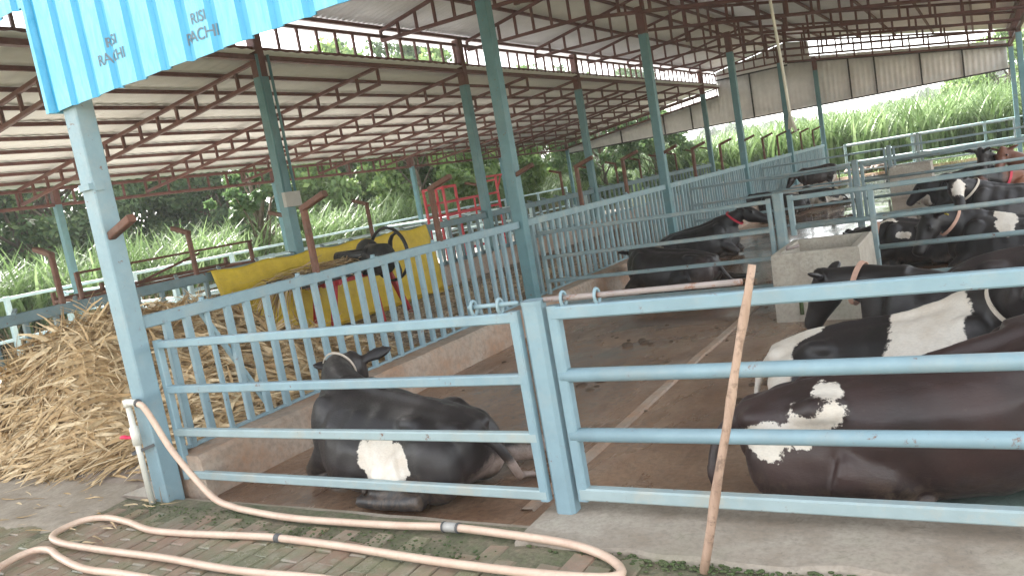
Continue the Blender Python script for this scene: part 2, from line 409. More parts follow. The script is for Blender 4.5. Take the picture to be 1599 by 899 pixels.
grid_obj('feeding_alley', M['alley'], -8.2, -4.78, 2.98, 30.3, 34, 220, alley_z)
grid_obj('entrance_path', M['ramp'], -12, -5.1, 2.45, 3.5, 60, 20, lambda x, y: .016 + nz(x, y, 1.1, .012) - .05 * max(0, 1 - min(abs(x + 5.1) + nz(x, y, 5, .06) + .03, abs(y - 2.45) + nz(x, y, 4, .1) + .06) / .14))
grid_obj('left_pen_floor', M['pale'], -15.2, -8.2, 2.5, 30.3, 20, 60, lambda x, y: .0 + nz(x, y, .8, .01))
# brick paving, every brick its own block but one surface
bv, bf = [], []
BX, BY = .112, .235
for i in range(int(9.5 / BX)):
    x = -7.6 + i * BX; off = (i % 2) * BY / 2 + rnd.uniform(-.015, .015)
    for j in range(int(3.6 / BY)):
        y = -.55 + j * BY + off
        ymax = 2.96 if x > -5.1 else 2.62 + .1 * math.sin(x * 3)
        if y + BY > ymax: continue
        if x > -1.95 and y + BY > 2.86 + .03 * math.sin(x * 7): continue
        if (x + .06 + 2.32) ** 2 + ((y + .12) - 2.76) ** 2 < .009: continue
        g_ = rnd.uniform(.0015, .005); x0, x1, y0, y1 = x + g_, x + BX - g_, y + g_, y + BY - g_
        zt = .004 + rnd.uniform(-.004, .004) + nz(x, y, .9, .012); tx, ty = rnd.uniform(-.003, .003), rnd.uniform(-.003, .003); c_ = .007
        q = len(bv)
        for (a0, a1, b0, b1, dz) in ((x0, x1, y0, y1, -.03), (x0, x1, y0, y1, -c_), (x0 + c_, x1 - c_, y0 + c_, y1 - c_, 0)):
            for X, Y in ((a0, b0), (a1, b0), (a1, b1), (a0, b1)):
                bv.append((X + rnd.uniform(-.003, .003), Y + rnd.uniform(-.003, .003), zt + dz + (tx if X > x + BX / 2 else -tx) + (ty if Y > y + BY / 2 else -ty)))
        for k in range(2):
            for s_ in range(4):
                a = q + k * 4 + s_; n_ = q + k * 4 + (s_ + 1) % 4; bf.append((a, n_, n_ + 4, a + 4))
        bf.append((q + 8, q + 9, q + 10, q + 11))
struct(link('brick_paving', np_mesh('brick_paving', bv, bf), M['brick']))
grid_obj('mossy_ground', M['moss'], -8, 3, -3, 3.05, 110, 60, lambda x, y: -.006 + nz(x, y, .9, .012) + nz(x, y, 6, .006) + nz(x, y, 19, .003))
m = MB(); n_ = 60; vs = []
for i in range(n_ + 1):
    y = 3.3 + 9 * i / n_; d = nz(1, y, 2, .01); z = -.052 + nz(-2.16, y, .8, .012)
    vs += [(-2.21 + d, y, z - .02), (-2.195 + d, y, z + .014), (-2.13 + d, y, z + .018), (-2.11 + d, y, z - .02)]
m.add(vs, [(i * 4 + k, i * 4 + k + 1, i * 4 + k + 5, i * 4 + k + 4) for i in range(n_) for k in range(3)]); struct(m.build('floor_kerb', M['kerb']))
# concrete apron strip
def apron(name, x0, x1, yf, yb, zt):
    m = MB(); n = 70; vs = []
    for i in range(n + 1):
        x = x0 + (x1 - x0) * i / n; y0 = yf + .03 * math.sin(x * 9) * .4 + nz(x, 0, 6, .05)
        z = zt + nz(x, 1, 3, .006)
        vs += [(x, y0 - .012, -.03), (x, y0, z - .008), (x, y0 + .02, z), (x, yb, z + .004), (x, yb + .01, -.09)]
    fs = [(i * 5 + k, i * 5 + k + 1, i * 5 + k + 6, i * 5 + k + 5) for i in range(n) for k in range(4)]
    m.add(vs, fs); return struct(m.build(name, M['ramp' if 'ledge' in name else 'apron']))
apron('concrete_apron', -1.98, 3, 2.86, 3.34, .02)
apron('concrete_ledge', -4.72, -1.985, 2.955, 3.13, -.04)
mossb = MB()
for k in range(240):
    x = rnd.choice([rnd.gauss(-1.25, .10), rnd.gauss(-1.05, .12), rnd.gauss(-.75, .15), rnd.uniform(-1.95, .3)]); y = 2.845 + nz(x, 0, 6, .05) + rnd.gauss(-.01, .022); r = rnd.uniform(.003, .011)
    mossb.ell((x, y, .006), (r * 1.4, r, r * .6), 5, 3)
for k in range(420):
    cx, cy = rnd.choice([(-4.5, 2.86), (-3.9, 2.84), (-2.9, 2.8), (-2.4, 2.75), (-3.3, 2.78)]); x = rnd.gauss(cx, .22); y = min(2.93, rnd.gauss(cy, .06)); r = rnd.uniform(.004, .011)
    mossb.ell((x, y, .006), (r, r * .8, r * .45), 5, 3)
tag(mossb.build('moss', M['mossgreen']), 'green moss growing between the bricks and along the concrete edge', 'moss', kind='stuff')

# kerb wall of the pen (under the barred fence), manger wall behind the alley
def wallseg(name, x0, x1, y0, y1, z0, z1, mat, label):
    m = MB(); n = 80; vs = []
    for i in range(n + 1):
        y = y0 + (y1 - y0) * i / n; d = nz(0, y, 1.7, .012); e = nz(3, y, 2.3, .012)
        vs += [(x1 + d + .02, y, z0), (x1 + d, y, z1 - .03 + e), (x1 - .025 + d, y, z1 + e), (x0 + .02, y, z1 + e), (x0, y, z1 - .02), (x0, y, z0)]
    fs = [(i * 6 + k, i * 6 + k + 1, i * 6 + k + 7, i * 6 + k + 6) for i in range(n) for k in range(5)]
    fs += [tuple(range(5, -1, -1)), tuple(range(n * 6, n * 6 + 6))]
    m.add(vs, fs, False); o = m.build(name, mat); return tag(o, label, 'wall')
wallseg('kerb_wall', -4.86, -4.5, 3.16, 30.2, -.12, .25, M['kerb'], 'low stained concrete kerb wall carrying the light blue barred fence')
wallseg('manger_wall', -8.32, -8.06, 3.4, 30.2, -.1, .47, M['manger'], 'beige plastered manger wall behind the yellow sheet and chopped straw')
m = MB(); vs = [(-4.74, 2.99, -.02), (-5.3, 3.0, -.02), (-4.86, 3.22, -.02), (-4.74, 3.22, -.02), (-4.74, 2.995, .11), (-4.9, 3.03, .09), (-4.86, 3.2, .24), (-4.74, 3.2, .25)]
m.add(vs, [(0, 1, 5, 4), (1, 2, 6, 5), (2, 3, 7, 6), (3, 0, 4, 7), (4, 5, 6, 7), (0, 3, 2, 1)])
tag(m.build('kerb_footing', M['conc']), 'sloping broken concrete footing at the foot of the near corner post', 'footing')

# ------------------------------------------------------------------ the shed
shed = thing('cattle_shed', 'long open cattle shed with red roof trusses, blue posts and grey sheet roof', 'shed', (-4.75, 16, 0))
XA, XC, XM, XR = -14.6, -8.2, -4.75, .95
YC = [3.06, 8.2, 13.35, 18.85, 24.2, 29.95]            # centre line columns
YL = [3.0, 7.95, 12.95, 17.95, 22.95, 28.1]            # clerestory columns
def zA(x): return 3.85 + .125 * (x - XC)
RX, RZ = -5.65, 4.95
def zBl(x): return 4.45 + (RZ - 4.45) * (x - XC) / (RX - XC)
def zBr(x): return RZ - .19 * (x - RX)
def zBrl(x): return 4.25 - .147 * (x - RX)
def column(x, y, z0, z1, wd, mat_, name='column', redfrom=None):
    m = MB(); zt = redfrom if redfrom else z1
    m.bar((x, y, z0), (x, y, zt), wd, wd, .008, (0, 1, 0)); o = m.build(name, M[mat_], shed)
    if redfrom:
        r = MB(); r.bar((x, y, zt + .001), (x, y, z1), wd * .97, wd * .97, .006, (0, 1, 0)); r.build('column_head', M['red_oxide'], o)
    return o
column(XM, 3.06, -.05, 4.0, .13, 'blue')
for y in YC[1:]: column(XM, y, -.06, 4.2, .14, 'teal', redfrom=3.75)
for y in YL: column(XC, y, -.1, 4.45, .15, 'teal', redfrom=3.62)
for y in (3.2, 8.56, 13.9, 19.37, 24.6, 29.95): column(XA, y, -.2, 3.0, .12, 'teal', redfrom=2.72)
for y in (3.06, 8.3, 13.5, 18.8, 24.1, 29.95): column(XR, y, -.06, 3.4, .13, 'teal', redfrom=3.2)

def truss_pts(mb, p0, p1, q0, q1, n, t=.055, e=.045):
    mb.bar(p0, p1, t, t); mb.bar(q0, q1, t, t)
    for i in range(n + 1):
        f = i / n; mb.bar(Vector(p0).lerp(Vector(p1), f), Vector(q0).lerp(Vector(q1), f), e, e)
TY = []
yy = YL[0]
for a, b_ in zip(YL, YL[1:]): TY += [a, (a + b_) / 2]
TY.append(YL[-1]); TY.append(29.95)
for y in TY:                                                     # lower side roof trusses
    m = MB(); truss_pts(m, (XA, y, zA(XA)), (XC, y, zA(XC)), (XA, y, zA(XA) - .26), (XC, y, zA(XC) - .26), 14); m.build('truss', M['red_oxide'], shed)
TB = []
for a, b_ in zip(YC, YC[1:]): TB += [a, (a + b_) / 2]
TB.append(29.95)
for i, y in enumerate(TB):                                       # main roof trusses
    m = MB(); yl = y - .05
    truss_pts(m, (XC, yl, 4.45), (RX, yl, RZ), (XC, yl, 4.29), (RX, yl, 4.27), 7)
    truss_pts(m, (RX, yl, RZ), (XR, yl, zBr(XR)), (RX, yl, 4.24), (XR, yl, zBrl(XR)), 12, .06, .05)
    m.bar((RX, yl, 4.2), (RX, yl, RZ), .08, .08)
    m.build('truss', M['red_oxide'], shed)
# girders along the building
def girder(x, y0, y1, zl, zh, n, t=.06):
    m = MB(); truss_pts(m, (x, y0, zh), (x, y1, zh), (x, y0, zl), (x, y1, zl), n, t, .04); return m.build('girder', M['red_oxide'], shed)
girder(XC, 1.2, 30.0, 4.0, 4.36, 72, .05)
girder(XA, 1.2, 30.0, 2.72, 3.02, 56)
girder(XR, 3.0, 30.2, 3.28, 3.72, 50, .08)
def purlin(x, z, y0, y1, t=.05):
    m = MB(); m.bar((x, y0, z), (x, y1, z), t, t * 1.1); m.build('purlin', M['red_oxide'], shed)
for i in range(10):
    x = XA + .25 + (XC - XA - .35) * i / 9; purlin(x, zA(x) + .055, 1.0, 30.3)
for x in (XC - .02, -7.1, -6.2, RX - .1): purlin(x, zBl(x) + .055, 3.05, 30.3, .055)
for x in (RX + .35, -4.4, -3.3, -2.2, -1.1, 0, .9): purlin(x, zBr(x) + .055, 3.05, 30.3, .055)
# roof sheets
def corr(name, xa, za, xb, zb, y0, y1, pitch, amp, mat, seg=6, thick=.012):
    n = int((y1 - y0) / pitch * seg); vs = []; fs = []
    ys = np.linspace(y0, y1, n + 1)
    L = 3
    for y in ys:
        dz = amp * math.sin(2 * PI * (y - y0) / pitch)
        for k in range(L): f = k / (L - 1); vs.append((xa + (xb - xa) * f, y, za + (zb - za) * f + dz))
    for i in range(n):
        for k in range(L - 1): a = i * L + k; fs.append((a, a + 1, a + 1 + L, a + L))
    o = link(name, np_mesh(name, vs, fs, True), M[mat], shed)
    md = o.modifiers.new('thickness', 'SOLIDIFY'); md.thickness = thick; md.offset = 1
    return o
corr('roof_sheet', XA - .35, zA(XA - .35) + .1, XC + .07, zA(XC + .07) + .1, .9, 30.5, .2, .006, 'galv')
for x, dz in ((XC + .03, -.0), (XC - .06, .03)): purlin(x, zA(x) + .02 + dz, 1.0, 30.3, .06)
corr('roof_sheet', XC - .55, zBl(XC - .55) + .11, RX + .03, zBl(RX) + .11, 2.95, 30.5, .12, .02, 'galv_b')
corr('roof_sheet', RX - .03, zBr(RX) + .11, XR + .5, zBr(XR + .5) + .11, 2.95, 30.5, .2, .014, 'galv_b')

# blue film-covered gable sheet on the near end
PER = .218
RIBS = [(0, 0), (.135, 0), (.155, -.022), (.198, -.022), (.218, 0)]
def rib(x):
    u = (x % PER + PER) % PER
    for (a, da), (b_, db) in zip(RIBS, RIBS[1:]):
        if a <= u <= b_: return da + (db - da) * (u - a) / (b_ - a)
    return 0
def gable_sheet(name, x0, x1, yb, zbot, ztop, parent=None):
    xs = {x0, x1}
    k = math.floor(x0 / PER)
    while k * PER < x1:
        for a, d in RIBS[:-1]:
            if x0 < k * PER + a < x1: xs.add(k * PER + a)
        k += 1
    xs = sorted(xs); vs = []; fs = []; mi = []
    for x in xs:
        jag = rnd.uniform(-.006, .006)
        y = yb - rib(x + 1e-7)
        for f in (0, .3, .6, 1): vs.append((x, y, zbot(x) + jag * (f == 0) + (ztop(x) - zbot(x)) * f))
    for i in range(len(xs) - 1):
        dk = rib((xs[i] + xs[i + 1]) / 2) < -.004
        for k in range(3): a = i * 4 + k; fs.append((a, a + 4, a + 5, a + 1)); mi.append(1 if dk else 0)
    me = np_mesh(name, vs, fs); me.materials.append(M['film']); me.materials.append(M['filmrib']); me.polygons.foreach_set('material_index', mi)
    o = link(name, me, None, parent)
    md = o.modifiers.new('thickness', 'SOLIDIFY'); md.thickness = .008; md.offset = 1
    return o
YG = 2.97
gs = gable_sheet('gable_sheet', -4.86, XR + .3, YG, lambda x: 2.535 + .012 * (x + 4.8), lambda x: (zBl(x) if x < RX else zBr(x)) + .08, shed)
gs['label'] = 'near gable cladding in bright blue film with printed lettering'
g2 = gable_sheet('gable_sheet', XC - .5, -4.83, YG + .035, lambda x: 3.2, lambda x: (zBl(x) if x < RX else zBr(x)) + .08, shed)
m = MB(); m.box(-4.895, -4.862, YG - .03, YG + .12, 2.53, 4.7); m.build('corner_trim', M['film'], gs)
m = MB()
for i in range(26): x = -4.7 + i * PER + .03; m.ell((x, YG - .003, 2.62 + .012 * (x + 4.8)), (.006, .005, .006), 8, 4)
m.build('rivets', M['boxgrey'], gs)
# printed words on the film, pressed onto the ribs
def printed(txt, x, z, size, parent):
    cu = bpy.data.curves.new('t', 'FONT'); cu.body = txt; cu.size = size; cu.offset = size * .01
    o = bpy.data.objects.new('t', cu); C.objects.link(o); dg = bpy.context.evaluated_depsgraph_get(); dg.update()
    me = bpy.data.meshes.new_from_object(o.evaluated_get(dg)); bpy.data.objects.remove(o); bpy.data.curves.remove(cu)
    bm = bmesh.new(); bm.from_mesh(me)
    for v in bm.verts: v.co = V(x + v.co.x, YG, z + v.co.y)
    k = math.floor(x / PER)
    while k * PER < x + 1:
        for a, d in RIBS[:-1]:
            bmesh.ops.bisect_plane(bm, geom=bm.verts[:] + bm.edges[:] + bm.faces[:], plane_co=(k * PER + a, 0, 0), plane_no=(1, 0, 0))
        k += 1
    for v in bm.verts: v.co.y = YG - rib(v.co.x + 1e-7) - .011
    bm.to_mesh(me); bm.free(); link('printed_word', me, M['ink'], parent)
for x, z in ((-4.22, 2.775), (-3.47, 2.715)):
    printed('RISI', x, z, .078, gs); printed('RACHI', x - .085, z - .088, .086, gs)
# far gable
def far_gable(x0, x1, zb, zt, mat='gable'):
    n = int((x1 - x0) / .04); vs = []; fs = []
    for i in range(n + 1):
        x = x0 + (x1 - x0) * i / n; y = 30.12 + .012 * math.sin(x * 2 * PI / .16); 
        for k in range(3): vs.append((x, y, zb + (zt(x) - zb) * k / 2))
    for i in range(n):
        for k in range(2): a = i * 3 + k; fs.append((a, a + 3, a + 4, a + 1))
    o = link('gable_sheet', np_mesh('gable_sheet', vs, fs, True), M[mat], shed); md = o.modifiers.new('thickness', 'SOLIDIFY'); md.thickness = .012
    return o
fg = far_gable(XA, XC, 2.58, lambda x: zA(x) - .27); far_gable(XC, RX, 2.58, lambda x: 4.13); far_gable(RX, XR - .1, 2.58, lambda x: zBrl(x) + .14)
o_ = far_gable(XC, -4.9, 4.15, lambda x: (zBl(x) if x < RX else zBr(x)) - .02, 'galv_b')
m = MB(); m.bar((XA, 30.06, 2.56), (XR, 30.06, 2.56), .05, .05); m.bar((XC, 30.06, 4.14), (RX, 30.06, 4.14), .05, .05)
m.bar((XA, 30.06, zA(XA) - .27), (XC, 30.06, zA(XC) - .27), .05, .05); m.bar((RX, 30.06, zBrl(RX) - .04), (XR, 30.06, zBrl(XR) - .04), .05, .05)
for x in (-12.2, -10.4, -9.3, -7.0, -5.9, -3.7, -2.9, -1.55, -.35):
    zt = zA(x) - .27 if x < XC else (4.14 if x < RX else zBrl(x) - .04); m.bar((x, 30.06, 2.58), (x, 30.06, zt), .05, .05)
m.build('gable_frame', M['darkframe'], fg)
# brackets on columns, box on a column
def bracket_arm(m, x, y, z, sx, l=.26, rise=.085): m.bar((x, y, z), (x + sx * l, y, z + rise), .055, .05)
for y in YC[:-1]:
    m = MB(); bracket_arm(m, XM + .05, y - .02, 1.73, 1, .25); m.build('bracket', M['rust'], shed)
for y in YL[1:]:
    m = MB(); bracket_arm(m, XC - .05, y - .02, 1.75, -1, .3); m.build('bracket', M['rust'], shed)
m = MB(); m.box(-8.11, -8.05, 7.8, 8.08, 1.86, 2.06); m.build('switch_box', M['boxgrey'], shed)
m = MB(); m.tube([(-8.09, 7.84, 2.05), (-8.09, 7.84, 3.9)], .02); m.tube([(-8.09, 8.04, 2.05), (-8.09, 8.04, 3.9)], .02); m.build('conduit', M['teal'], shed)
m = MB(); m.box(-4.69, -4.674, 3.0, 3.06, 2.02, 2.075); m.box(-4.8, -4.69, 2.97, 2.994, 2.03, 2.07); m.build('clamp', M['blue'], shed)

# ------------------------------------------------------------------ fences
def bracket_post(m, x, y, z, sx): m.bar((x, y, z), (x, y, z + .55), .05, .05, None, (0, 1, 0)); m.bar((x - sx * .02, y, z + .53), (x + sx * .26, y, z + .62), .06, .05)
F1 = [('near', 'beside the straw heap'), ('second', 'behind the first lying black cow'), ('third', ''), ('4', ''), ('5', '')]
LAB1 = ['light blue barred feed fence panel nearest the straw heap, starting at the corner post',
        'light blue barred feed fence panel behind the two black cows at the kerb',
        'light blue barred feed fence panel just beyond the black cow with red collar',
        'light blue barred feed fence panel second from the far end, before the grass',
        'light blue barred feed fence panel at the far end, behind the standing cow']
BR1 = [[4.77, 6.54], [9.94, 11.6], [15.1, 17.0], [20.9, 22.6], [25.9, 28.0]]
for k in range(5):
    y0, y1 = YC[k] + .08, YC[k + 1] - .08
    t = thing('barred_fence', LAB1[k], 'fence', (XM, (y0 + y1) / 2, .25), group='barred fence panels on the pen kerb')
    mt = M['blue'] if k == 0 else M['blue_mid']
    m = MB(); m.bar((XM, y0, 1.155), (XM, y1, 1.155), .05, .085); m.build('top_rail', mt, t)
    m = MB(); m.bar((XM, y0, .262), (XM, y1, .262), .04, .02); m.build('bottom_rail', mt, t)
    y = y0 + .17; i = 0
    while y < y1 - .08:
        m = MB(); thin = i % 4 == 2
        wd = .032 if thin else .052
        m.bar((XM, y, .25), (XM, y + rnd.uniform(-.012, .012), 1.165 if not thin else 1.2), wd, .03 if thin else .045, None, (1, 0, 0)); m.build('bar', mt, t)
        y += .178 + rnd.uniform(-.012, .012); i += 1
    m = MB()
    y = y0 + .5
    while y < y1 - .3:
        m.tube([(XM - .012, y, 1.19), (XM - .012, y, 1.225)], .02, 8); m.box(XM - .02, XM + .02, y - .03, y + .03, 1.196, 1.204); y += .93
    m.build('bracket_lug', mt, t)
    if k == 0:
        m = MB(); m.bar((XM - .04, 3.62, 1.14), (XM - .04, 4.05, .28), .04, .03); m.build('diagonal_brace', mt, t)
    else:
        pass
    for yb in BR1[k]:
        m = MB(); bracket_post(m, XM, yb, 1.19, 1); m.build('bracket', M['rust'], t)
LAB2 = ['dusty teal feed fence run behind the straw heap, left part without the yellow sheet',
        'dusty teal feed fence run behind the yellow sheet and beyond it to the next post',
        'dusty teal feed fence run below the red frame', 'dusty teal feed fence run in front of the feathery trees', 'dusty teal feed fence run at the far end of the alley']
BR2 = [[4.62, 6.28], [9.57], [14.4, 16.28], [19.5, 21.2], [24.3, 26.2]]
for k in range(5):
    y0, y1 = YL[k] + .08, YL[k + 1] - .08
    if k == 4: y1 = 27.9
    t = thing('rail_fence', LAB2[k], 'fence', (XC, (y0 + y1) / 2, .45), group='teal feed fence runs along the manger wall')
    m = MB(); m.bar((XC, y0, 1.17), (XC, y1, 1.17), .06, .11); m.build('top_rail', M['teal_fence'], t)
    m = MB(); m.bar((XC, y0, .5), (XC, y1, .5), .05, .07); m.build('bottom_rail', M['teal_fence'], t)
    y = y0 + .2
    while y < y1 - .1:
        m = MB(); m.bar((XC, y, .47), (XC, y, 1.12), .05, .05, None, (1, 0, 0)); m.build('bar', M['teal_fence'], t); y += .31
    m = MB(); y = y0 + .4
    while y < y1: m.bar((XC + .05, y, 1.23), (XC - .1, y + .1, 1.26), .04, .03); y += .62
    o = m.build('rail_lug', M['teal_fence'], t); o['kind'] = 'stuff'
    for yb in BR2[k]:
        m = MB(); bracket_post(m, XC, yb, 1.2, -1); m.build('bracket', M['rust'], t)
# cross gates: near, and further back
LAB3 = [('light blue tubular gate standing before the lying cow with white flank patch', 'light blue tubular gate on the near right, bamboo stick leaning against it'),
        ('blue tubular gate crossing the pen in front of the two black cows', 'blue tubular gate running right from behind the concrete trough'),
        ('blue tubular gate across the pen behind the red collared cow, second from the front gate', 'blue tubular gate on the right behind the nearest row of black and white cows'),
        ('blue tubular gate far back in the wet pen beside the far trough', 'blue tubular gate far right beyond the brown cow'),
        ('blue tubular gate closing the far left end of the pen before the grass', 'blue tubular gate closing the far right end of the pen before the grass')]
LABP = ['chipped light blue square gate post standing between the two near gates', 'blue square gate post behind the trough corner', 'blue square gate post in the middle of the wet pen', 'blue square gate post beside the far trough', 'blue square gate post at the far end of the pen']
ZR = (.12, .41, .70, 1.0)
for k, y in enumerate((3.2, 8.5, 14.45, 20.2, 29.9)):
    mt = M['blue'] if k == 0 else M['gate_grey']
    t = thing('gate_post', LABP[k], 'gate post', (-1.86, y, -.05), group='square posts the gates meet at')
    m = MB(); m.bar((-1.86, y, -.05), (-1.86, y, 1.05), .105, .09, .018, (0, 1, 0)); m.build('post', mt, t)
    m = MB(); m.bar((-1.86, y, 1.0505), (-1.86, y, 1.068), .112, .098, .02, (0, 1, 0)); m.build('post_cap', mt, t)
    yl = y - .04
    t = thing('gate', LAB3[k][0], 'gate', (-3.3, yl, 0), group='tubular gates across the pen')
    for z in ZR: m = MB(); m.bar((-4.67, yl, z), (-1.935, yl, z), .045, .05 if k == 0 else .042); m.build('rail', M['blue_dirty'] if z < .5 and k == 0 else mt, t)
    for x in (-4.66, -1.95): m = MB(); m.bar((x, yl + .002, .09), (x, yl + .002, 1.03), .048, .048, None, (0, 1, 0)); m.build('stile', mt, t)
    yr = y
    xl = -1.77 if k != 1 else -1.74
    t2 = thing('gate', LAB3[k][1], 'gate', (-.4, yr, 0), group='tubular gates across the pen')
    for i, z in enumerate(ZR):
        m = MB()
        x0 = xl if not (k == 1 and i < 2) else -.97
        if i in (1, 2): m.tube([(x0, yr, z), (XR - .1, yr, z)], .033 if k == 0 else .025, 14)
        else: m.bar((x0, yr, z), (XR - .1, yr, z), .055, .062 if k == 0 else .048)
        m.build('rail', M['blue_dirty'] if z < .2 and k == 0 else mt, t2)
    for x in ([xl + .01, XR - .1] if k != 1 else [-.985, XR - .1]):
        m = MB(); m.bar((x, yr + .002, .085), (x, yr + .002, 1.035), .055, .055, None, (0, 1, 0)); m.build('stile', mt, t2)
    if k == 1:
        m = MB(); m.bar((xl, yr + .002, .62), (xl, yr + .002, 1.035), .055, .055, None, (0, 1, 0)); m.build('stile', mt, t2)
    if k == 0:                                                       # sliding bolts and their eyes
        for tt, xa, xb, yy_, xs in ((t, -2.2, -1.92, yl, (-2.17, -2.02)), (t2, -1.80, -.88, yr, (-1.70, -1.53))):
            m = MB(); m.tube([(xa, yy_, 1.065), (xb, yy_, 1.068)], .011 if tt is t else .013, 10); bo = m.build('bolt', M['bolt'] if tt is t2 else M['blue'], tt)
            for xe in xs:
                m = MB(); ring = [(xe + .004 * math.sin(a), yy_ + .02 * math.sin(a), 1.06 + .035 * math.cos(a)) for a in [2 * PI * q / 16 for q in range(16)]]
                m.loft(ring, [.008] * 16, 8, up=(1, 0, 0), closed=True); m.build('eye', M['blue'], bo)
# outer pale pipe fence left of the shed, and far end fence
def pipe_fence(name, label, pts, zs, mat, post_step, r=.03):
    p, q = Vector(pts[0]), Vector(pts[1]); t = thing(name, label, 'fence', (p + q) / 2)
    for z in zs:
        m = MB(); m.tube([p + V(0, 0, z), q + V(0, 0, z)], r, 8); m.build('rail', M[mat], t)
    n = max(1, int((q - p).length / post_step))
    for i in range(n + 1):
        c = p.lerp(q, i / n); m = MB(); m.bar(c + V(0, 0, -.2), c + V(0, 0, zs[-1] + .04), .09, .09, None, (0, 1, 0)); m.build('post', M[mat], t)
    return t
pipe_fence('pipe_fence', 'pale pipe rail fence along the tall grass on the left', ((-15.2, 2.5, 0), (-15.2, 30.5, 0)), (.45, .8, 1.2), 'white_rail', 2.4)
pipe_fence('pipe_fence', 'pale pipe rail fence crossing the left shed beyond the yellow sheet', ((-15.1, 18.3, 0), (-8.6, 18.3, 0)), (.4, .75, 1.1), 'white_rail', 1.6)
pipe_fence('pipe_fence', 'faint blue pipe fence between far pen and grass field on the right', ((-4.4, 32.2, 0), (9, 32.2, 0)), (.35, .65, 1.0), 'blue_mid', 2.2)
pipe_fence('pipe_fence', 'pale pipe rail fence running through the left shed behind the teal fence', ((-11.6, 8.7, 0), (-11.6, 18.2, 0)), (.5, .82, 1.12), 'white_rail', 1.9, .028)
pipe_fence('pipe_fence', 'pale pipe rail fence crossing the left shed nearest the straw heap', ((-15.1, 8.6, 0), (-8.6, 8.6, 0)), (.4, .75, 1.1), 'white_rail', 1.6, .025)
# ------------------------------------------------------------------ water troughs
def trough(label, x0, x1, y0, y1, z0, z1, tap=True):
    t = thing('water_trough', label, 'trough', ((x0 + x1) / 2, (y0 + y1) / 2, z0)); w_ = .07
    m = MB(); d = .02
    vs = [(x0 - d, y0 - d, z0), (x1 + d, y0 - d, z0), (x1 + d, y1 + d, z0), (x0 - d, y1 + d, z0), (x0, y0, z1 - .012), (x1, y0, z1 - .012), (x1, y1, z1 - .012), (x0, y1, z1 - .012),
          (x0 + .012, y0 + .012, z1), (x1 - .012, y0 + .012, z1), (x1 - .012, y1 - .012, z1), (x0 + .012, y1 - .012, z1),
          (x0 + w_, y0 + w_, z1 - .002), (x1 - w_, y0 + w_, z1 - .002), (x1 - w_, y1 - w_, z1 - .002), (x0 + w_, y1 - w_, z1 - .002),
          (x0 + w_ + .03, y0 + w_ + .03, z0 + .15), (x1 - w_ - .03, y0 + w_ + .03, z0 + .15), (x1 - w_ - .03, y1 - w_ - .03, z0 + .15), (x0 + w_ + .03, y1 - w_ - .03, z0 + .15)]
    fs = []
    for k in range(4):
        for s_ in range(4): a = k * 4 + s_; n_ = k * 4 + (s_ + 1) % 4; fs.append((a, n_, n_ + 4, a + 4))
    fs += [(16, 17, 18, 19), (3, 2, 1, 0)]
    m.add(vs, fs); m.build('basin', M['trough'], t)
    if tap:
        m = MB(); m.tube([(x0 + .22, y0 - .012, .25), (x0 + .22, y0 - .05, .25)], .022, 12); m.build('drain_plug', M['pvc'], t)
        m = MB(); m.tube([(x0 + .22, y0 - .015, .21), (x0 + .215, y0 - .018, .02)], .018, 8); m.build('drain_pipe', M['mossgreen'], t)
        m = MB(); m.tube([(x0 + .1, y0 + .2, z1 + .012), (x0 + .2, y0 + .2, z1 + .03), (x0 + .2, y0 + .25, z1 + .03)], .014, 8); m.ell((x0 + .12, y0 + .2, z1 + .03), (.02, .02, .02)); m.build('float_valve', M['bolt'], t)
    return t
trough('square concrete water trough with drain plug, nearest one beside the black cows', -1.75, -1.0, 7.42, 8.42, -.08, .585)
trough('farther concrete water trough with white edge stains in front of the black and white cows', -1.80, -1.0, 19.2, 20.1, -.08, .6, False)
# rubber mats
for lab, a in (('green grey rubber mat under the big brown cow by the near gate', (-.98, 1.3, 3.36, 6.9)), ('green grey rubber mat under the middle cows on the right', (.12, 1.9, 8.9, 13.9))):
    m = MB(); m.box(a[0], a[1], a[2], a[3], -.06, -.022); tag(m.build('rubber_mat', M['mat']), lab, 'mat')

# ------------------------------------------------------------------ straw heap, chopped straw, cutter, yellow sheet
def heap_z(x, y):
    h = .86 * math.exp(-((x + 7.05) / .95) ** 4 - ((y - 4.38) / .92) ** 4)
    h = max(h, .74 * math.exp(-((x + 7.25) / .8) ** 4 - ((y - 5.25) / .75) ** 4))
    h = max(h, .48 * math.exp(-((x + 6.25) / 1.0) ** 4 - ((y - 4.85) / 1.15) ** 4))
    h = max(h, .30 * math.exp(-((x + 5.75) / .8) ** 4 - ((y - 4.9) / 1.1) ** 4))
    h = max(h, .30 * math.exp(-((x + 7.3) / 1.1) ** 4 - ((y - 4.1) / .78) ** 4))
    return h * (1 + .16 * mnoise.noise(V(x * 2.2, y * 2.2, 0)) + .10 * mnoise.noise(V(x * 6, y * 6, 1)))
hx = thing('straw_heap', 'big heap of dry pale maize straw piled beside the corner post', 'straw heap', (-6.9, 4.6, .1))
n_ = 90; xs = np.linspace(-8.6, -4.9, n_ + 1); ys = np.linspace(2.9, 7.2, n_ + 1)
vs = [(x, y, alley_z(x, y) - .02 + max(-.02, heap_z(x, y) - .035)) for y in ys for x in xs]
fs = [(j * (n_ + 1) + i, j * (n_ + 1) + i + 1, (j + 1) * (n_ + 1) + i + 1, (j + 1) * (n_ + 1) + i) for j in range(n_) for i in range(n_) if max(vs[q][2] - alley_z(vs[q][0], vs[q][1]) for q in (j * (n_ + 1) + i, (j + 1) * (n_ + 1) + i + 1)) > -.012]
link('heap_core', np_mesh('heap_core', vs, fs, True), M['strawcore'], hx)
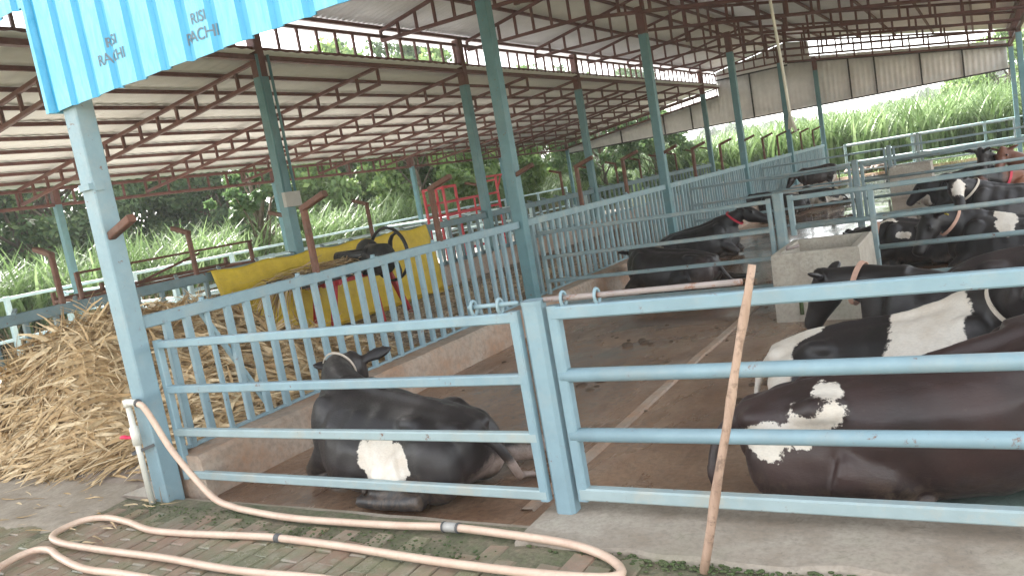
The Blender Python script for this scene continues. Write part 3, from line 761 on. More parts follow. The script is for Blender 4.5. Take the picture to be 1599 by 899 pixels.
def strips(n, place, lmin, lmax, wmin, wmax, seg=4, droop=.5, rs=3):
    R = np.random.RandomState(rs); vs = []; fs = []
    for _ in range(n):
        pl = place(R)
        if pl is None: continue
        p, d, upv = pl
        L = R.uniform(lmin, lmax); wd = R.uniform(wmin, wmax)
        sd = np.cross(d, upv); sd /= (np.linalg.norm(sd) + 1e-6); q = len(vs); pos = np.array(p, float); dd = np.array(d, float)
        tw = R.uniform(-1.2, 1.2)
        for k in range(seg + 1):
            f = k / seg; ww = wd * (1 - .8 * f ** 2) * .5; a = tw * f
            s2 = sd * math.cos(a) + np.array(upv) * math.sin(a)
            vs.append(pos - s2 * ww); vs.append(pos + s2 * ww)
            pos = pos + dd * (L / seg); dd = dd + np.array((0, 0, -1.)) * droop / seg + R.normal(0, .12, 3); dd /= np.linalg.norm(dd)
        for k in range(seg): a = q + k * 2; fs.append((a, a + 1, a + 3, a + 2))
    return np.array(vs), np.array(fs)
def heap_place(R):
    for _ in range(30):
        x, y = R.uniform(-8.4, -5.0), R.uniform(3.2, 6.6); h = heap_z(x, y)
        if h > .03: break
    else: return None
    e = .04; gx = (heap_z(x + e, y) - heap_z(x - e, y)) / (2 * e); gy = (heap_z(x, y + e) - heap_z(x, y - e)) / (2 * e)
    nrm = np.array((-gx, -gy, 1.)); nrm /= np.linalg.norm(nrm)
    a = R.normal(.55, .75) + (PI if R.rand() < .5 else 0); d = np.array((math.cos(a), math.sin(a), 0.)); d -= nrm * d.dot(nrm); d += nrm * R.uniform(-.05, .34); d /= np.linalg.norm(d)
    z = alley_z(x, y) + h - .03 + R.uniform(0, .03)
    return (x, y, z), d, nrm
v_, f_ = strips(15000, heap_place, .12, .46, .018, .052, 4, .6)
v2, f2 = strips(14000, heap_place, .10, .5, .004, .016, 4, .5, 4); f_ = np.vstack([f_, f2 + len(v_)]); v_ = np.vstack([v_, v2])
o = link('dry_leaves', np_mesh('dry_leaves', v_, f_), M['straw'], hx); o['kind'] = 'stuff'
def scat_place(R):
    if R.rand() < .55: x, y = R.uniform(-8, -4.95), R.uniform(3.15, 12)
    else: x, y = R.normal(-6.2, .6), R.normal(3.8, .35)
    if not -8 < x < -4.92 or y < 2.9: return None
    a = R.uniform(0, 2 * PI); return (x, y, alley_z(x, y) + .012), np.array((math.cos(a), math.sin(a), .03)), np.array((0, 0, 1.))
v_, f_ = strips(1500, scat_place, .06, .3, .008, .03, 3, .06, 5)
v2, f2 = strips(60, lambda R: ((R.uniform(-6.6, -4.6), R.uniform(2.2, 2.95), .022), (lambda a: np.array((math.cos(a), math.sin(a), .02)))(R.uniform(-.4, .5)), np.array((0, 0, 1.))), .06, .22, .006, .02, 3, .0, 6)
tag(link('loose_straw', np_mesh('loose_straw', np.vstack([v_, v2]), np.vstack([f_, f2 + len(v_)])), M['straw']), 'loose straw leaves scattered on the alley floor and paving', 'straw', kind='stuff')
def chaff_place(R):
    x, y = R.normal(-6.3, .75), R.normal(9.2, 1.6)
    if not -8 < x < -4.92: return None
    a = R.uniform(0, 2 * PI); hz = .10 * math.exp(-((x + 6.3) / 1.0) ** 2 - ((y - 9.2) / 1.8) ** 2)
    return (x, y, alley_z(x, y) + .008 + hz * R.uniform(.2, 1)), np.array((math.cos(a), math.sin(a), R.uniform(-.2, .3))), np.array((0, 0, 1.))
v_, f_ = strips(11000, chaff_place, .025, .07, .012, .03, 2, .05, 8)
tag(link('chopped_straw', np_mesh('chopped_straw', v_, f_), M['chaff']), 'pale chopped straw spread on the floor around the cutter', 'chaff', kind='stuff')

# chaff cutter
ct = thing('chaff_cutter', 'chaff cutting machine with black flywheel and red legs before the yellow sheet', 'machine', (-7.2, 7.9, .12))
LEGS = [((-7.86, 7.78), (-7.66, 7.75)), ((-7.50, 7.78), (-7.38, 7.78)), ((-6.92, 7.94), (-7.06, 8.0)), ((-7.12, 8.5), (-7.2, 8.25))]
LEGS = [((-7.75, 7.55), (-7.62, 7.6)), ((-7.25, 7.35), (-7.2, 7.5)), ((-6.95, 8.0), (-7.0, 7.98)), ((-7.05, 8.72), (-7.05, 8.4))]
for (a, b_), (c_, d_) in LEGS:
    m = MB(); m.bar((a, b_, .1), (c_, d_, .80), .085, .05, None, (0, 1, 0)); m.build('leg', M['red'], ct)
m = MB(); m.bar((-7.2, 7.3, .80), (-7.2, 8.45, .80), .06, .06); m.bar((-7.5, 7.3, .80), (-7.5, 8.45, .80), .06, .06); m.bar((-7.55, 7.5, .79), (-7.1, 7.5, .79), .05, .05); m.bar((-7.55, 8.3, .79), (-7.0, 8.3, .79), .05, .05)
m.bar((-7.72, 7.55, .16), (-7.25, 7.35, .16), .05, .05); m.build('frame', M['red'], ct)
m = MB(); m.box(-7.58, -7.12, 6.75, 8.1, .835, .86); m.box(-7.58, -7.56, 6.75, 8.1, .86, .98); m.box(-7.14, -7.12, 6.75, 8.1, .86, .98); m.build('feed_tray', M['black_iron'], ct)
m = MB(); m.box(-7.56, -7.08, 8.02, 8.4, .80, 1.12); m.loft([(-7.62, 8.1, 1.06), (-7.04, 8.1, 1.06)], [.09, .09], 14); m.ell((-7.3, 8.36, 1.0), (.24, .1, .26)); m.loft([(-7.12, 8.2, .97), (-6.86, 8.2, .97)], [.22, .2], 16)
m.build('cutter_head', M['black_iron'], ct)
WC = V(-7.02, 8.46, 1.0); R_ = .36; fly = MB(); n_ = 40
a_ax = math.radians(8)
e1 = V(math.cos(a_ax), -math.sin(a_ax), 0); e2 = V(0, 0, 1)
fly.loft([WC + (e1 * math.cos(2 * PI * k / n_) + e2 * math.sin(2 * PI * k / n_)) * R_ for k in range(n_)], [(.022, .03)] * n_, 8, up=(0, 1, 0), closed=True)
for s_ in range(3):
    a0 = .9 + 2 * PI * s_ / 3
    fly.loft([WC + (e1 * math.cos(a0 + .9 * math.sin(f * PI * .5) * (1 - f)) + e2 * math.sin(a0 + .9 * math.sin(f * PI * .5) * (1 - f))) * (R_ * (.06 + .93 * f)) for f in (0, .25, .5, .75, 1)], [(.02, .035), (.02, .05), (.02, .045), (.018, .035), (.018, .04)], 8, up=(0, 1, 0))
fly.loft([WC - V(0, .12, 0), WC + V(0, .06, 0)], [.05, .05], 14); fly.build('flywheel', M['black_iron'], ct)
def tray_place(R):
    y = R.uniform(6.55, 8.1); x = R.normal(-7.35, .13); a = R.normal(PI / 2 if R.rand() < .8 else -PI / 2, .35)
    return (x, y, .90 + R.uniform(0, .16) - .1 * max(0, 7.0 - y)), np.array((math.cos(a), math.sin(a), R.uniform(-.1, .2))), np.array((0, 0, 1.))
v_, f_ = strips(420, tray_place, .2, .6, .012, .04, 4, .45, 12)
v2, f2 = strips(60, lambda R: ((R.normal(-7.3, .1), R.uniform(6.6, 6.95), .95), np.array((R.normal(0, .2), -.6, -.2)) / .65, np.array((0, 0, 1.))), .4, .75, .012, .03, 4, 1.6, 13)
tag(link('straw_bundle', np_mesh('straw_bundle', np.vstack([v_, v2]), np.vstack([f_, f2 + len(v_)])), M['straw']), 'bundle of long straw lying on the chaff cutter tray', 'straw')

# yellow sheet draped on the alley side of the teal fence
nx, nz_ = 90, 46; vs = []; fs = []
for j in range(nz_ + 1):
    f = j / nz_
    for i in range(nx + 1):
        u = i / nx; y = 6.42 + 4.45 * u + .05 * math.sin(f * 3 + u * 9) * f
        sag = .03 * math.sin(u * PI * 5) ** 2
        L = f * 1.42
        if L < .06: X, Z = -8.235 + L * 1.6, 1.2 + .036 * math.sin(L / .06 * PI / 2) - sag
        else:
            X = -8.135 + .014 * math.sin(u * 55 + f * 2) * (.3 + f) + .025 * math.sin(u * 21 + 1.3) * f + .17 * min(1, f * 1.8); Z = 1.236 - sag - (L - .06)
        if Z < .14: X += (.14 - Z) * .95 ; Z = .14 + .015 * math.sin(u * 40) + .01
        vs.append((X, y, Z))
for j in range(nz_):
    for i in range(nx): a = j * (nx + 1) + i; fs.append((a, a + 1, a + nx + 2, a + nx + 1))
o = link('tarpaulin', np_mesh('tarpaulin', vs, fs, True), M['tarp']); md = o.modifiers.new('thickness', 'SOLIDIFY'); md.thickness = .004
tag(o, 'yellow plastic sheet draped over the teal fence behind the cutter', 'tarpaulin')

# ------------------------------------------------------------------ hose, tap pipe, stick
def smooth_path(pts, n=8):
    P = [Vector(p) for p in pts]; out = []
    for i in range(len(P) - 1):
        p0, p1, p2, p3 = P[max(i - 1, 0)], P[i], P[i + 1], P[min(i + 2, len(P) - 1)]
        for k in range(n):
            t = k / n; out.append(.5 * ((2 * p1) + (p2 - p0) * t + (2 * p0 - 5 * p1 + 4 * p2 - p3) * t * t + (3 * p1 - p0 - 3 * p2 + p3) * t ** 3))
    out.append(P[-1]); return out
HP = [(-3.8, 2.91), (-3.49, 2.87), (-3.21, 2.87), (-2.71, 2.90), (-2.37, 2.92), (-2.01, 2.9), (-1.73, 2.88), (-1.55, 2.83), (-1.42, 2.75), (-1.37, 2.67), (-1.45, 2.63), (-1.69, 2.61), (-1.97, 2.60), (-2.36, 2.61), (-2.83, 2.65), (-3.27, 2.65), (-3.45, 2.64), (-3.98, 2.6), (-4.29, 2.59), (-4.57, 2.64), (-4.82, 2.66), (-4.97, 2.61), (-5.0, 2.48), (-4.93, 2.38), (-4.72, 2.33), (-4.41, 2.33), (-4.14, 2.34), (-3.77, 2.34), (-3.4, 2.32), (-3.11, 2.33), (-2.63, 2.36), (-2.2, 2.3), (-2.0, 2.15), (-2.3, 2.06), (-2.9, 2.1), (-3.4, 2.14), (-3.87, 2.16), (-4.21, 2.15), (-4.53, 2.2), (-4.73, 2.25), (-4.85, 2.22), (-4.86, 2.1), (-4.76, 1.95), (-4.4, 1.7), (-3.6, 1.5)]
R0 = .0195
path = [(-4.645, 2.93, .675), (-4.60, 2.925, .66), (-4.54, 2.925, .58), (-4.44, 2.93, .40), (-4.3, 2.93, .24), (-4.12, 2.925, .085), (-3.96, 2.92, .042)] + [(x, y, .03 + .004 * math.sin(x * 5)) for x, y in HP]
path = smooth_path(path)
ht = thing('garden_hose', 'long peach coloured hose looping from the tap across the brick paving', 'hose', (-3.2, 2.6, .02))
m = MB(); m.tube(path, R0, 12); m.build('hose_pipe', M['hose'], ht)
def near(x, y): return min(range(len(path)), key=lambda i: (path[i].x - x) ** 2 + (path[i].y - y) ** 2)
i = near(-2.36, 2.92); m = MB(); m.tube(path[i - 1:i + 2], R0 + .004, 12); cp = m.build('hose_joiner', M['boxgrey'], ht)
for q in (i - 1, i + 1): m = MB(); m.tube([path[q] - (path[q] - path[q - 1]) * .1, path[q] + (path[q + 1] - path[q]) * .12], R0 + .007, 12); m.build('clamp_band', M['strapgrey'], cp)
i = near(-3.27, 2.65); m = MB(); m.tube(path[i:i + 2], R0 + .004, 12); m.build('tape_wrap', M['strapgrey'], ht)
tp = thing('tap_pipe', 'cream upright water pipe with red valve handle strapped to the corner post', 'water pipe', (-4.78, 2.95, 0))
m = MB(); m.tube([(-4.775, 2.945, 0), (-4.785, 2.945, .68)], .0185, 12); m.build('pipe', M['pvc'], tp)
m = MB(); m.tube([(-4.785, 2.945, .655), (-4.785, 2.945, .70)], .027, 12); m.tube([(-4.80, 2.945, .683), (-4.66, 2.935, .681)], .022, 12); m.build('elbow', M['pvc'], tp)
m = MB(); m.tube([(-4.782, 2.945, .40), (-4.783, 2.945, .52)], .028, 12); vl = m.build('valve', M['pvc'], tp)
m = MB(); m.bar((-4.80, 2.93, .455), (-4.88, 2.91, .46), .03, .014); m.ell((-4.86, 2.913, .462), (.032, .02, .012)); m.build('valve_handle', M['tapred'], vl)
m = MB(); m.bar((-4.82, 2.917, .345), (-4.68, 2.99, .385), .004, .02); m.bar((-4.82, 2.917, .35), (-4.83, 3.0, .35), .004, .02); m.build('pipe_strap', M['strapgrey'], tp)
m = MB(); m.tube([(-4.667, 2.935, .681), (-4.657, 2.934, .680)], .026, 12); m.build('hose_clip', M['strapgrey'], tp)
st = MB(); sp = [V(-1.075, 2.80, .0).lerp(V(-.765, 2.945, 1.17), f / 12) for f in range(13)]
sp = [p + V(.0016 * math.sin(i * 1.3), 0, 0) for i, p in enumerate(sp)]
st.loft(sp, [.0185 + (.0035 if i in (3, 7, 10) else 0) - .0003 * i for i in range(13)], 12); tag(st.build('bamboo_stick', M['bamboo']), 'rough bamboo stick leaning upright against the near right gate', 'stick')
sh = MB(); sh.loft([V(-7.95, 12.4, .75), V(-7.5, 11.6, .14)], [.018, .018], 8); sh.loft([V(-7.5, 11.6, .15), V(-7.36, 11.62, .13)], [(.02, .05), (.01, .07)], 8); tag(sh.build('hoe', M['bamboo']), 'wooden handled hoe leaning against the manger wall by the chopped straw', 'hoe')
rp = thing('hanging_rope', 'pale rope hanging from the roof with a frayed knot at its end', 'rope', (-1.72, 8.9, 3.5))
m = MB(); m.tube(smooth_path([(-1.80, 8.9, 3.95), (-1.765, 8.9, 3.1), (-1.73, 8.9, 2.4), (-1.71, 8.9, 1.86)]), .016, 8); m.build('cord', M['rope'], rp)
m = MB()
for k in range(40):
    a = rnd.uniform(0, 2 * PI); r = rnd.uniform(.01, .05); m.tube([(-1.71, 8.9, 1.9), (-1.71 + .4 * r * math.cos(a), 8.9 + .4 * r * math.sin(a), 1.82), (-1.70 + r * math.cos(a), 8.9 + r * math.sin(a), 1.72 - rnd.uniform(0, .06))], .003, 4)
m.build('frayed_end', M['rope'], rp)
# rusty trolley frame behind the heap, red frame beyond the teal fence
rf = thing('feed_rack', 'rusty long metal frame rack behind the straw heap', 'rack', (-9.5, 7.2, 0))
for y in (5.6, 6.25, 8.3): m = MB(); m.bar((-9.5, y, 0), (-9.5, y, 1.5), .05, .05, None, (0, 1, 0)); m.bar((-10.1, y, 0), (-10.1, y, 1.3), .05, .05, None, (0, 1, 0)); m.build('post', M['rust'], rf)
m = MB(); m.bar((-9.5, 5.6, 1.49), (-9.5, 8.35, 1.49), .04, .03); m.bar((-9.5, 5.6, 1.17), (-9.5, 8.35, 1.17), .05, .05); m.bar((-10.1, 5.6, 1.2), (-10.1, 8.35, 1.2), .05, .05)
for y in (5.6, 6.25, 8.3): m.bar((-10.1, y, 1.18), (-9.5, y, 1.18), .04, .04)
m.bar((-9.52, 6.3, 1.2), (-9.52, 7.4, 1.45), .03, .03); m.build('rail', M['rust'], rf)
rd = thing('cattle_crush', 'bright red tubular frame rising behind the teal fence', 'frame', (-9.6, 14.5, 0))
for (y, z) in ((13.5, 1.85), (13.95, 1.86), (15.62, 1.95)):
    for x in (-9.5, -10.0): m = MB(); m.bar((x, y, 0), (x, y, z), .05, .05, None, (0, 1, 0)); m.build('post', M['pinkred'], rd)
m = MB()
for x in (-9.5, -10.0):
    for z in (1.28, 1.55): m.bar((x, 13.5, z - .02), (x, 15.62, z), .045, .045)
    m.bar((x, 13.5, 1.85), (x, 13.95, 1.85), .045, .045)
for y in (13.5, 13.95, 15.62): m.bar((-10, y, 1.84), (-9.5, y, 1.84), .04, .04)
m.bar((-9.5, 14.6, 1.15), (-9.5, 14.6, 1.55), .035, .035); m.bar((-9.5, 14.8, 1.15), (-9.5, 14.8, 1.55), .035, .035); m.bar((-9.5, 15.1, 1.93), (-9.5, 15.9, 1.93), .04, .04); m.bar((-9.5, 15.62, 1.6), (-9.5, 15.85, 1.92), .03, .03)
m.bar((-9.5, 13.5, .5), (-9.5, 15.6, .5), .05, .05); m.build('rail', M['pinkred'], rd)
# air
hz = MB(); hz.box(-262, 202, -62, 262, -2.2, 13.5); ho = hz.build('haze', None); ho['kind'] = 'stuff'; ho['label'] = 'pale humid air that fades the far trees'
hm = bpy.data.materials.new('haze_air'); hm.use_nodes = True; hn = hm.node_tree; hn.nodes.clear(); o_ = hn.nodes.new('ShaderNodeOutputMaterial'); pv = hn.nodes.new('ShaderNodeVolumePrincipled')
pv.inputs['Color'].default_value = (.95, .97, 1, 1); pv.inputs['Density'].default_value = .0010; pv.inputs['Anisotropy'].default_value = 0.
hn.links.new(pv.outputs[0], o_.inputs['Volume']); ho.data.materials.append(hm); sc.cycles.volume_bounces = 2
# ------------------------------------------------------------------ cows
TORSO = [(-.82, .07, .46, .26), (-.78, .15, .50, .16), (-.66, .25, .56, .05), (-.45, .31, .60, .0), (-.20, .375, .625, .0), (.05, .42, .655, .0), (.25, .41, .70, .0),
         (.42, .34, .765, .02), (.56, .235, .745, .06), (.68, .16, .66, .14), (.76, .08, .56, .26)]
def ring(x, w, top, bot, k, n=20):
    mid = bot + (top - bot) * .36; out = []
    for i in range(n):
        a = 2 * PI * i / n; c, s_ = math.cos(a), math.sin(a)
        y = w * math.copysign(abs(c) ** .9, c); z = mid + (top - mid) * s_ ** 1.0 if s_ >= 0 else mid - (mid - bot) * abs(s_) ** .5
        out.append(V(x, y + k * z, z))
    return out
def bez(a, b, c, n=6): return [a * (1 - t) ** 2 + b * 2 * t * (1 - t) + c * t * t for t in [i / n for i in range(n + 1)]]
def head_parts(m, poll, hd, up, ears=1., ear_dir=(0, 0)):
    hd = hd.normalized(); sd = hd.cross(up).normalized(); u = sd.cross(hd).normalized()
    st = [(-.06, .06, .07, .0), (0, .098, .115, -.02), (.08, .115, .145, -.045), (.16, .122, .15, -.055), (.25, .10, .125, -.055), (.34, .082, .10, -.055), (.43, .083, .088, -.055), (.49, .08, .075, -.055), (.525, .05, .05, -.055)]
    n = 14; vs = []
    for t, w_, h_, o_ in st:
        c = poll + hd * t + u * o_
        vs += [c + sd * w_ * math.copysign(abs(math.cos(2 * PI * k / n)) ** .85, math.cos(2 * PI * k / n)) + u * h_ * math.sin(2 * PI * k / n) for k in range(n)]
    L = len(st); fs = [(i * n + k, i * n + (k + 1) % n, (i + 1) * n + (k + 1) % n, (i + 1) * n + k) for i in range(L - 1) for k in range(n)]
    fs += [tuple(range(n - 1, -1, -1)), tuple(range((L - 1) * n, L * n))]; m.add(vs, fs)
    m.ell(poll + u * .075 + hd * .0, (.06, .06, .045))
    for s_ in (-1, 1):
        m.ell(poll + hd * .17 + sd * s_ * .098 + u * .03, (.035, .035, .035)); m.ell(poll + hd * .47 + sd * s_ * .05 - u * .03, (.035, .035, .03))
        b = poll + sd * s_ * .085 + u * .02 - hd * .0; dirv = (sd * s_ + u * (.14 + ear_dir[0]) - hd * (.30 + ear_dir[1])).normalized()
        pts = [b + dirv * q * ears for q in (0, .06, .13, .20, .245)]
        m.loft(pts, [(.026, .035), (.026, .055), (.024, .062), (.02, .045), (.012, .014)], 10, up=u + hd * .35)
    return hd, sd, u
def cow(label, loc, heading, s, poll, muzzle, roll=0., mid=None, material=None, collar=None, tail=None, hind=((1, 0), (-1, 0)), vox=.02, tufted=True, standing=False, headup=None, name='cow', eartag=False, hw=None, strapname='collar', group='cows in the pen'):
    if hw:
        ca, sa = math.cos(math.radians(heading)), math.sin(math.radians(heading)); z0 = loc[2] if len(loc) > 2 else -.045
        tl_ = lambda p: (((p[0] - loc[0]) * ca + (p[1] - loc[1]) * sa) / s, (-(p[0] - loc[0]) * sa + (p[1] - loc[1]) * ca) / s, (p[2] - z0) / s)
        poll, muzzle = tl_(hw[0]), tl_(hw[1])
    t = thing(name, label, 'cow', (loc[0], loc[1], loc[2] if len(loc) > 2 else -.045), math.radians(heading), s, group=group)
    m = MB(); k = roll; dz = 0
    if not standing:
        T = TORSO
        rings = [ring(*r, k) for r in T]
    else:
        T = [(-.82, .07, 1.28, 1.0), (-.78, .16, 1.33, .88), (-.62, .24, 1.37, .72), (-.42, .26, 1.37, .66), (-.2, .33, 1.35, .58), (.1, .34, 1.33, .58), (.3, .30, 1.34, .62), (.45, .25, 1.36, .66), (.6, .2, 1.30, .72), (.72, .1, 1.16, .84)]
        rings = [ring(*r, 0) for r in T]
    n = len(rings[0]); vs = [p for r in rings for p in r]
    fs = [(i * n + q, i * n + (q + 1) % n, (i + 1) * n + (q + 1) % n, (i + 1) * n + q) for i in range(len(rings) - 1) for q in range(n)] + [tuple(range(n - 1, -1, -1)), tuple(range((len(rings) - 1) * n, len(rings) * n))]
    m.add(vs, fs)
    S = lambda x, y, z: V(x, y + k * z, z)
    if not standing:
        m.loft([S(-.80, 0, .47), S(-.6, 0, .545), S(-.3, 0, .60), S(.0, 0, .635), (S(.3, 0, .71)), S(.42, 0, .755), S(.56, 0, .73)], [.03, .04, .045, .045, .05, .05, .05], 8)
        for s_ in (-1, 1):
            m.loft([S(-.24, s_ * .18, .46), S(-.38, s_ * .205, .515), S(-.46, s_ * .205, .515), S(-.62, s_ * .15, .46)], [.03, .062, .06, .04], 10); m.loft([S(-.62, s_ * .13, .47), S(-.75, s_ * .11, .455), S(-.79, s_ * .10, .43)], [.06, .055, .04], 10)
            m.ell(S(-.54, s_ * .21, .25), (.26, .15, .26)); m.ell(S(.42, s_ * .225, .40), (.17, .10, .30)); m.ell(S(.55, s_ * .16, .33), (.14, .1, .14))
            sx, out = hind[0] if s_ == 1 else hind[1]
            y0 = s_ * (.26 + abs(out) * .12)
            m.ell(S(-.22, y0 + s_ * .03, .19), (.22, .12, .19))
            m.loft([S(-.40, y0, .24), S(-.18, y0 + s_ * .05, .17), S(-.10, y0 + s_ * .07, .12)], [.15, .12, .09], 12)
            if out < 0:   # hind shank stretched backwards
                m.loft([S(-.30, y0, .12), V(-.75, y0 + s_ * .02 + k * .1, .10), V(-.98, y0 - s_ * .02, .07), V(-1.16, y0 - s_ * .0, .06), V(-1.24, y0, .05)], [.09, .075, .05, .042, .05], 12)
            elif sx == 2:   # hind leg folded out sideways behind the rump
                m.loft([S(-.36, s_ * .28, .18), V(-.62, s_ * .42, .13), V(-.76, s_ * .54, .10)], [.12, .085, .062], 12); m.loft([V(-.76, s_ * .53, .095), V(-.72, s_ * .70, .065), V(-.66, s_ * .84, .055), V(-.62, s_ * .90, .05)], [.058, .044, .042, .052], 12)
            else:
                m.loft([V(-.12, y0 + s_ * .08 + k * .1, .10), V(-.45, y0 + s_ * (.09 + out * .1) + k * .06, .085), V(-.58, y0 + s_ * (.10 + out * .1), .08)], [.08, .065, .062], 12)
                m.loft([V(-.58, y0 + s_ * (.10 + out * .1), .075), V(-.35, y0 + s_ * (.15 + out * .15), .055), V(-.12, y0 + s_ * (.17 + out * .15), .05), V(-.03, y0 + s_ * (.17 + out * .15), .045)], [.06, .045, .042, .05], 12)
            m.loft([S(.46, s_ * .22, .28), V(.72, s_ * .21 + k * .1, .11), V(.75, s_ * .21 + k * .06, .075)], [.11, .07, .06], 12)
            m.loft([V(.75, s_ * .21 + k * .05, .07), V(.60, s_ * .23, .055), V(.46, s_ * .24, .05), V(.38, s_ * .24, .045)], [.055, .045, .042, .048], 12)
        nb = S(.42, 0, .56); tb = S(-.81, 0, .455)
        nr = [(.17, .25), (.155, .215), (.13, .185), (.115, .16), (.10, .135), (.092, .115), (.085, .10)]
    else:
        for s_ in (-1, 1):
            m.ell((-.42, s_ * .23, 1.27), (.1, .06, .08)); m.ell((-.56, s_ * .17, .95), (.22, .12, .32)); m.ell((.45, s_ * .19, .95), (.16, .1, .3))
            m.loft([(-.50, s_ * .17, .85), (-.46, s_ * .17, .66), (-.62, s_ * .17, .48), (-.58, s_ * .17, .12), (-.55, s_ * .17, .02)], [.14, .10, .065, .045, .06], 12)
            m.loft([(.46, s_ * .16, .85), (.47, s_ * .16, .45), (.46, s_ * .16, .12), (.48, s_ * .16, .02)], [.11, .06, .042, .055], 12)
        m.ell((-.4, 0, .62), (.2, .16, .13))
        nb = V(.5, 0, 1.08); tb = V(-.82, 0, 1.27)
        nr = [(.15, .24), (.14, .2), (.125, .18), (.11, .155), (.10, .13), (.09, .115), (.085, .10)]
    P, Mz = Vector(poll), Vector(muzzle); md = Vector(mid) if mid else (nb + P) / 2 + V(.04, 0, .02)
    hd = (Mz - P); hu = Vector(headup) if headup else V(0, 0, 1)
    if abs(hd.normalized().dot(hu)) > .9: hu = (P - nb)
    npts = bez(nb, md * 2 - (nb + P) / 2, P + hd.normalized() * .03, 6)
    m.loft(npts, nr, 14)
    hd, sd, hu2 = head_parts(m, P, hd, hu)
    # tail
    tl = [Vector(p) for p in tail] if tail else [tb + V(-.05, 0, -.06), tb + V(-.08, .03, -.25), tb + V(-.06, .1, -.38), tb + V(.0, .22, -.425)]
    tp = smooth_path([tb + V(.06, 0, 0)] + tl, 5); m.loft(tp, [.045 - .025 * i / (len(tp) - 1) for i in range(len(tp))], 8)
    if tail and not standing: pass
    me0 = m.mesh('raw'); o = bpy.data.objects.new('raw', me0); C.objects.link(o)
    rm = o.modifiers.new('r', 'REMESH'); rm.mode = 'VOXEL'; rm.voxel_size = vox
    sm = o.modifiers.new('s', 'SMOOTH'); sm.factor = .5; sm.iterations = max(5, int(.24 / vox))
    dg = bpy.context.evaluated_depsgraph_get(); dg.update()
    me = bpy.data.meshes.new_from_object(o.evaluated_get(dg)); bpy.data.objects.remove(o); bpy.data.meshes.remove(me0)
    nvt = len(me.vertices); co = np.empty(nvt * 3, np.float32); me.vertices.foreach_get('co', co); co = co.reshape(-1, 3)
    no = np.empty(nvt * 3, np.float32); me.vertices.foreach_get('normal', no); no = no.reshape(-1, 3)
    sd_ = rnd.uniform(0, 50)
    for i in range(nvt):
        x, y, z = map(float, co[i])
        ribv = .006 * math.sin(x * 34 + z * 10) * math.exp(-((x - .05) / .28) ** 2) * (1 if .15 < z < .6 else .2)
        d = .014 * mnoise.noise(V(x * 3.2 + sd_, y * 3.2, z * 3.2)) + .006 * mnoise.noise(V(x * 9, y * 9 + sd_, z * 9)) + ribv * .8
        if x < .75: co[i] += no[i] * d
        if not standing and co[i][2] < .012: co[i][2] = .012
    me.vertices.foreach_set('co', co.ravel()); me.polygons.foreach_set('use_smooth', np.full(len(me.polygons), True)); me.update()
    me.name = 'body'
    body = link('body', me, material, t, True)
    for s_ in (-1, 1):
        e = MB(); e.ell(P + hd * .175 + sd * s_ * .122 + hu2 * .035, (.02, .02, .02), 12, 8); e.build('eye', M['eye'], body, True)
    if collar:
        f, cm, cw, tilt = collar; i = max(1, min(5, int(round(f * 6))))
        c = npts[i]; d = (npts[i + 1] - npts[i - 1]).normalized(); d = (d + V(0, 0, tilt)).normalized(); sdv = d.cross(V(0, 0, 1)).normalized(); u = sdv.cross(d).normalized()
        rw, rh = nr[i][0] + .022, nr[i][1] + .028; pts = [c + sdv * rw * math.cos(2 * PI * q / 28) + u * rh * math.sin(2 * PI * q / 28) for q in range(28)]
        cb = MB(); vs = []
        for p in pts:
            nn = (p - c).normalized(); vs += [p - d * cw, p + d * cw, p + d * cw + nn * .008, p - d * cw + nn * .008]
        fs = [(q * 4 + a, q * 4 + (a + 1) % 4, ((q + 1) % 28) * 4 + (a + 1) % 4, ((q + 1) % 28) * 4 + a) for q in range(28) for a in range(4)]
        cb.add(vs, fs); cb.build(strapname, M[cm], body, True)
    if eartag:
        e = MB(); c = P - sd * .27 + hu2 * .02 - hd * .05; e.loft([c + V(0, 0, 0) + sd * .0 + hd * .03, c + hd * .036], [.028, .028], 10); e.build('ear_tag', M['tagyellow'], body, True)
    if tufted:
        R = random.Random(int(sd_ * 100)); e = MB(); b = tp[-1]; d0 = (tp[-1] - tp[-3]).normalized()
        for q in range(90):
            d = (d0 + V(R.gauss(0, .28), R.gauss(0, .28), R.gauss(0, .12) - .05)).normalized(); L = R.uniform(.10, .24); cu = R.uniform(-.6, .6)
            p = b - d0 * R.uniform(0, .10) + V(R.gauss(0, .012), R.gauss(0, .012), R.gauss(0, .01)); pts = [p]
            for a in range(4):
                d = (d + d.cross(V(0, 0, 1)) * cu * .35).normalized(); p = p + d * L / 4; p.z = max(p.z, .012 if not standing else .3); pts.append(p)
            e.loft(pts, [.005, .005, .004, .003, .001], 4)
        e.build('tail_tuft', M['tuft'], body, True)
    return t
def at(c, z=-.045): return (c[0], c[1], z)
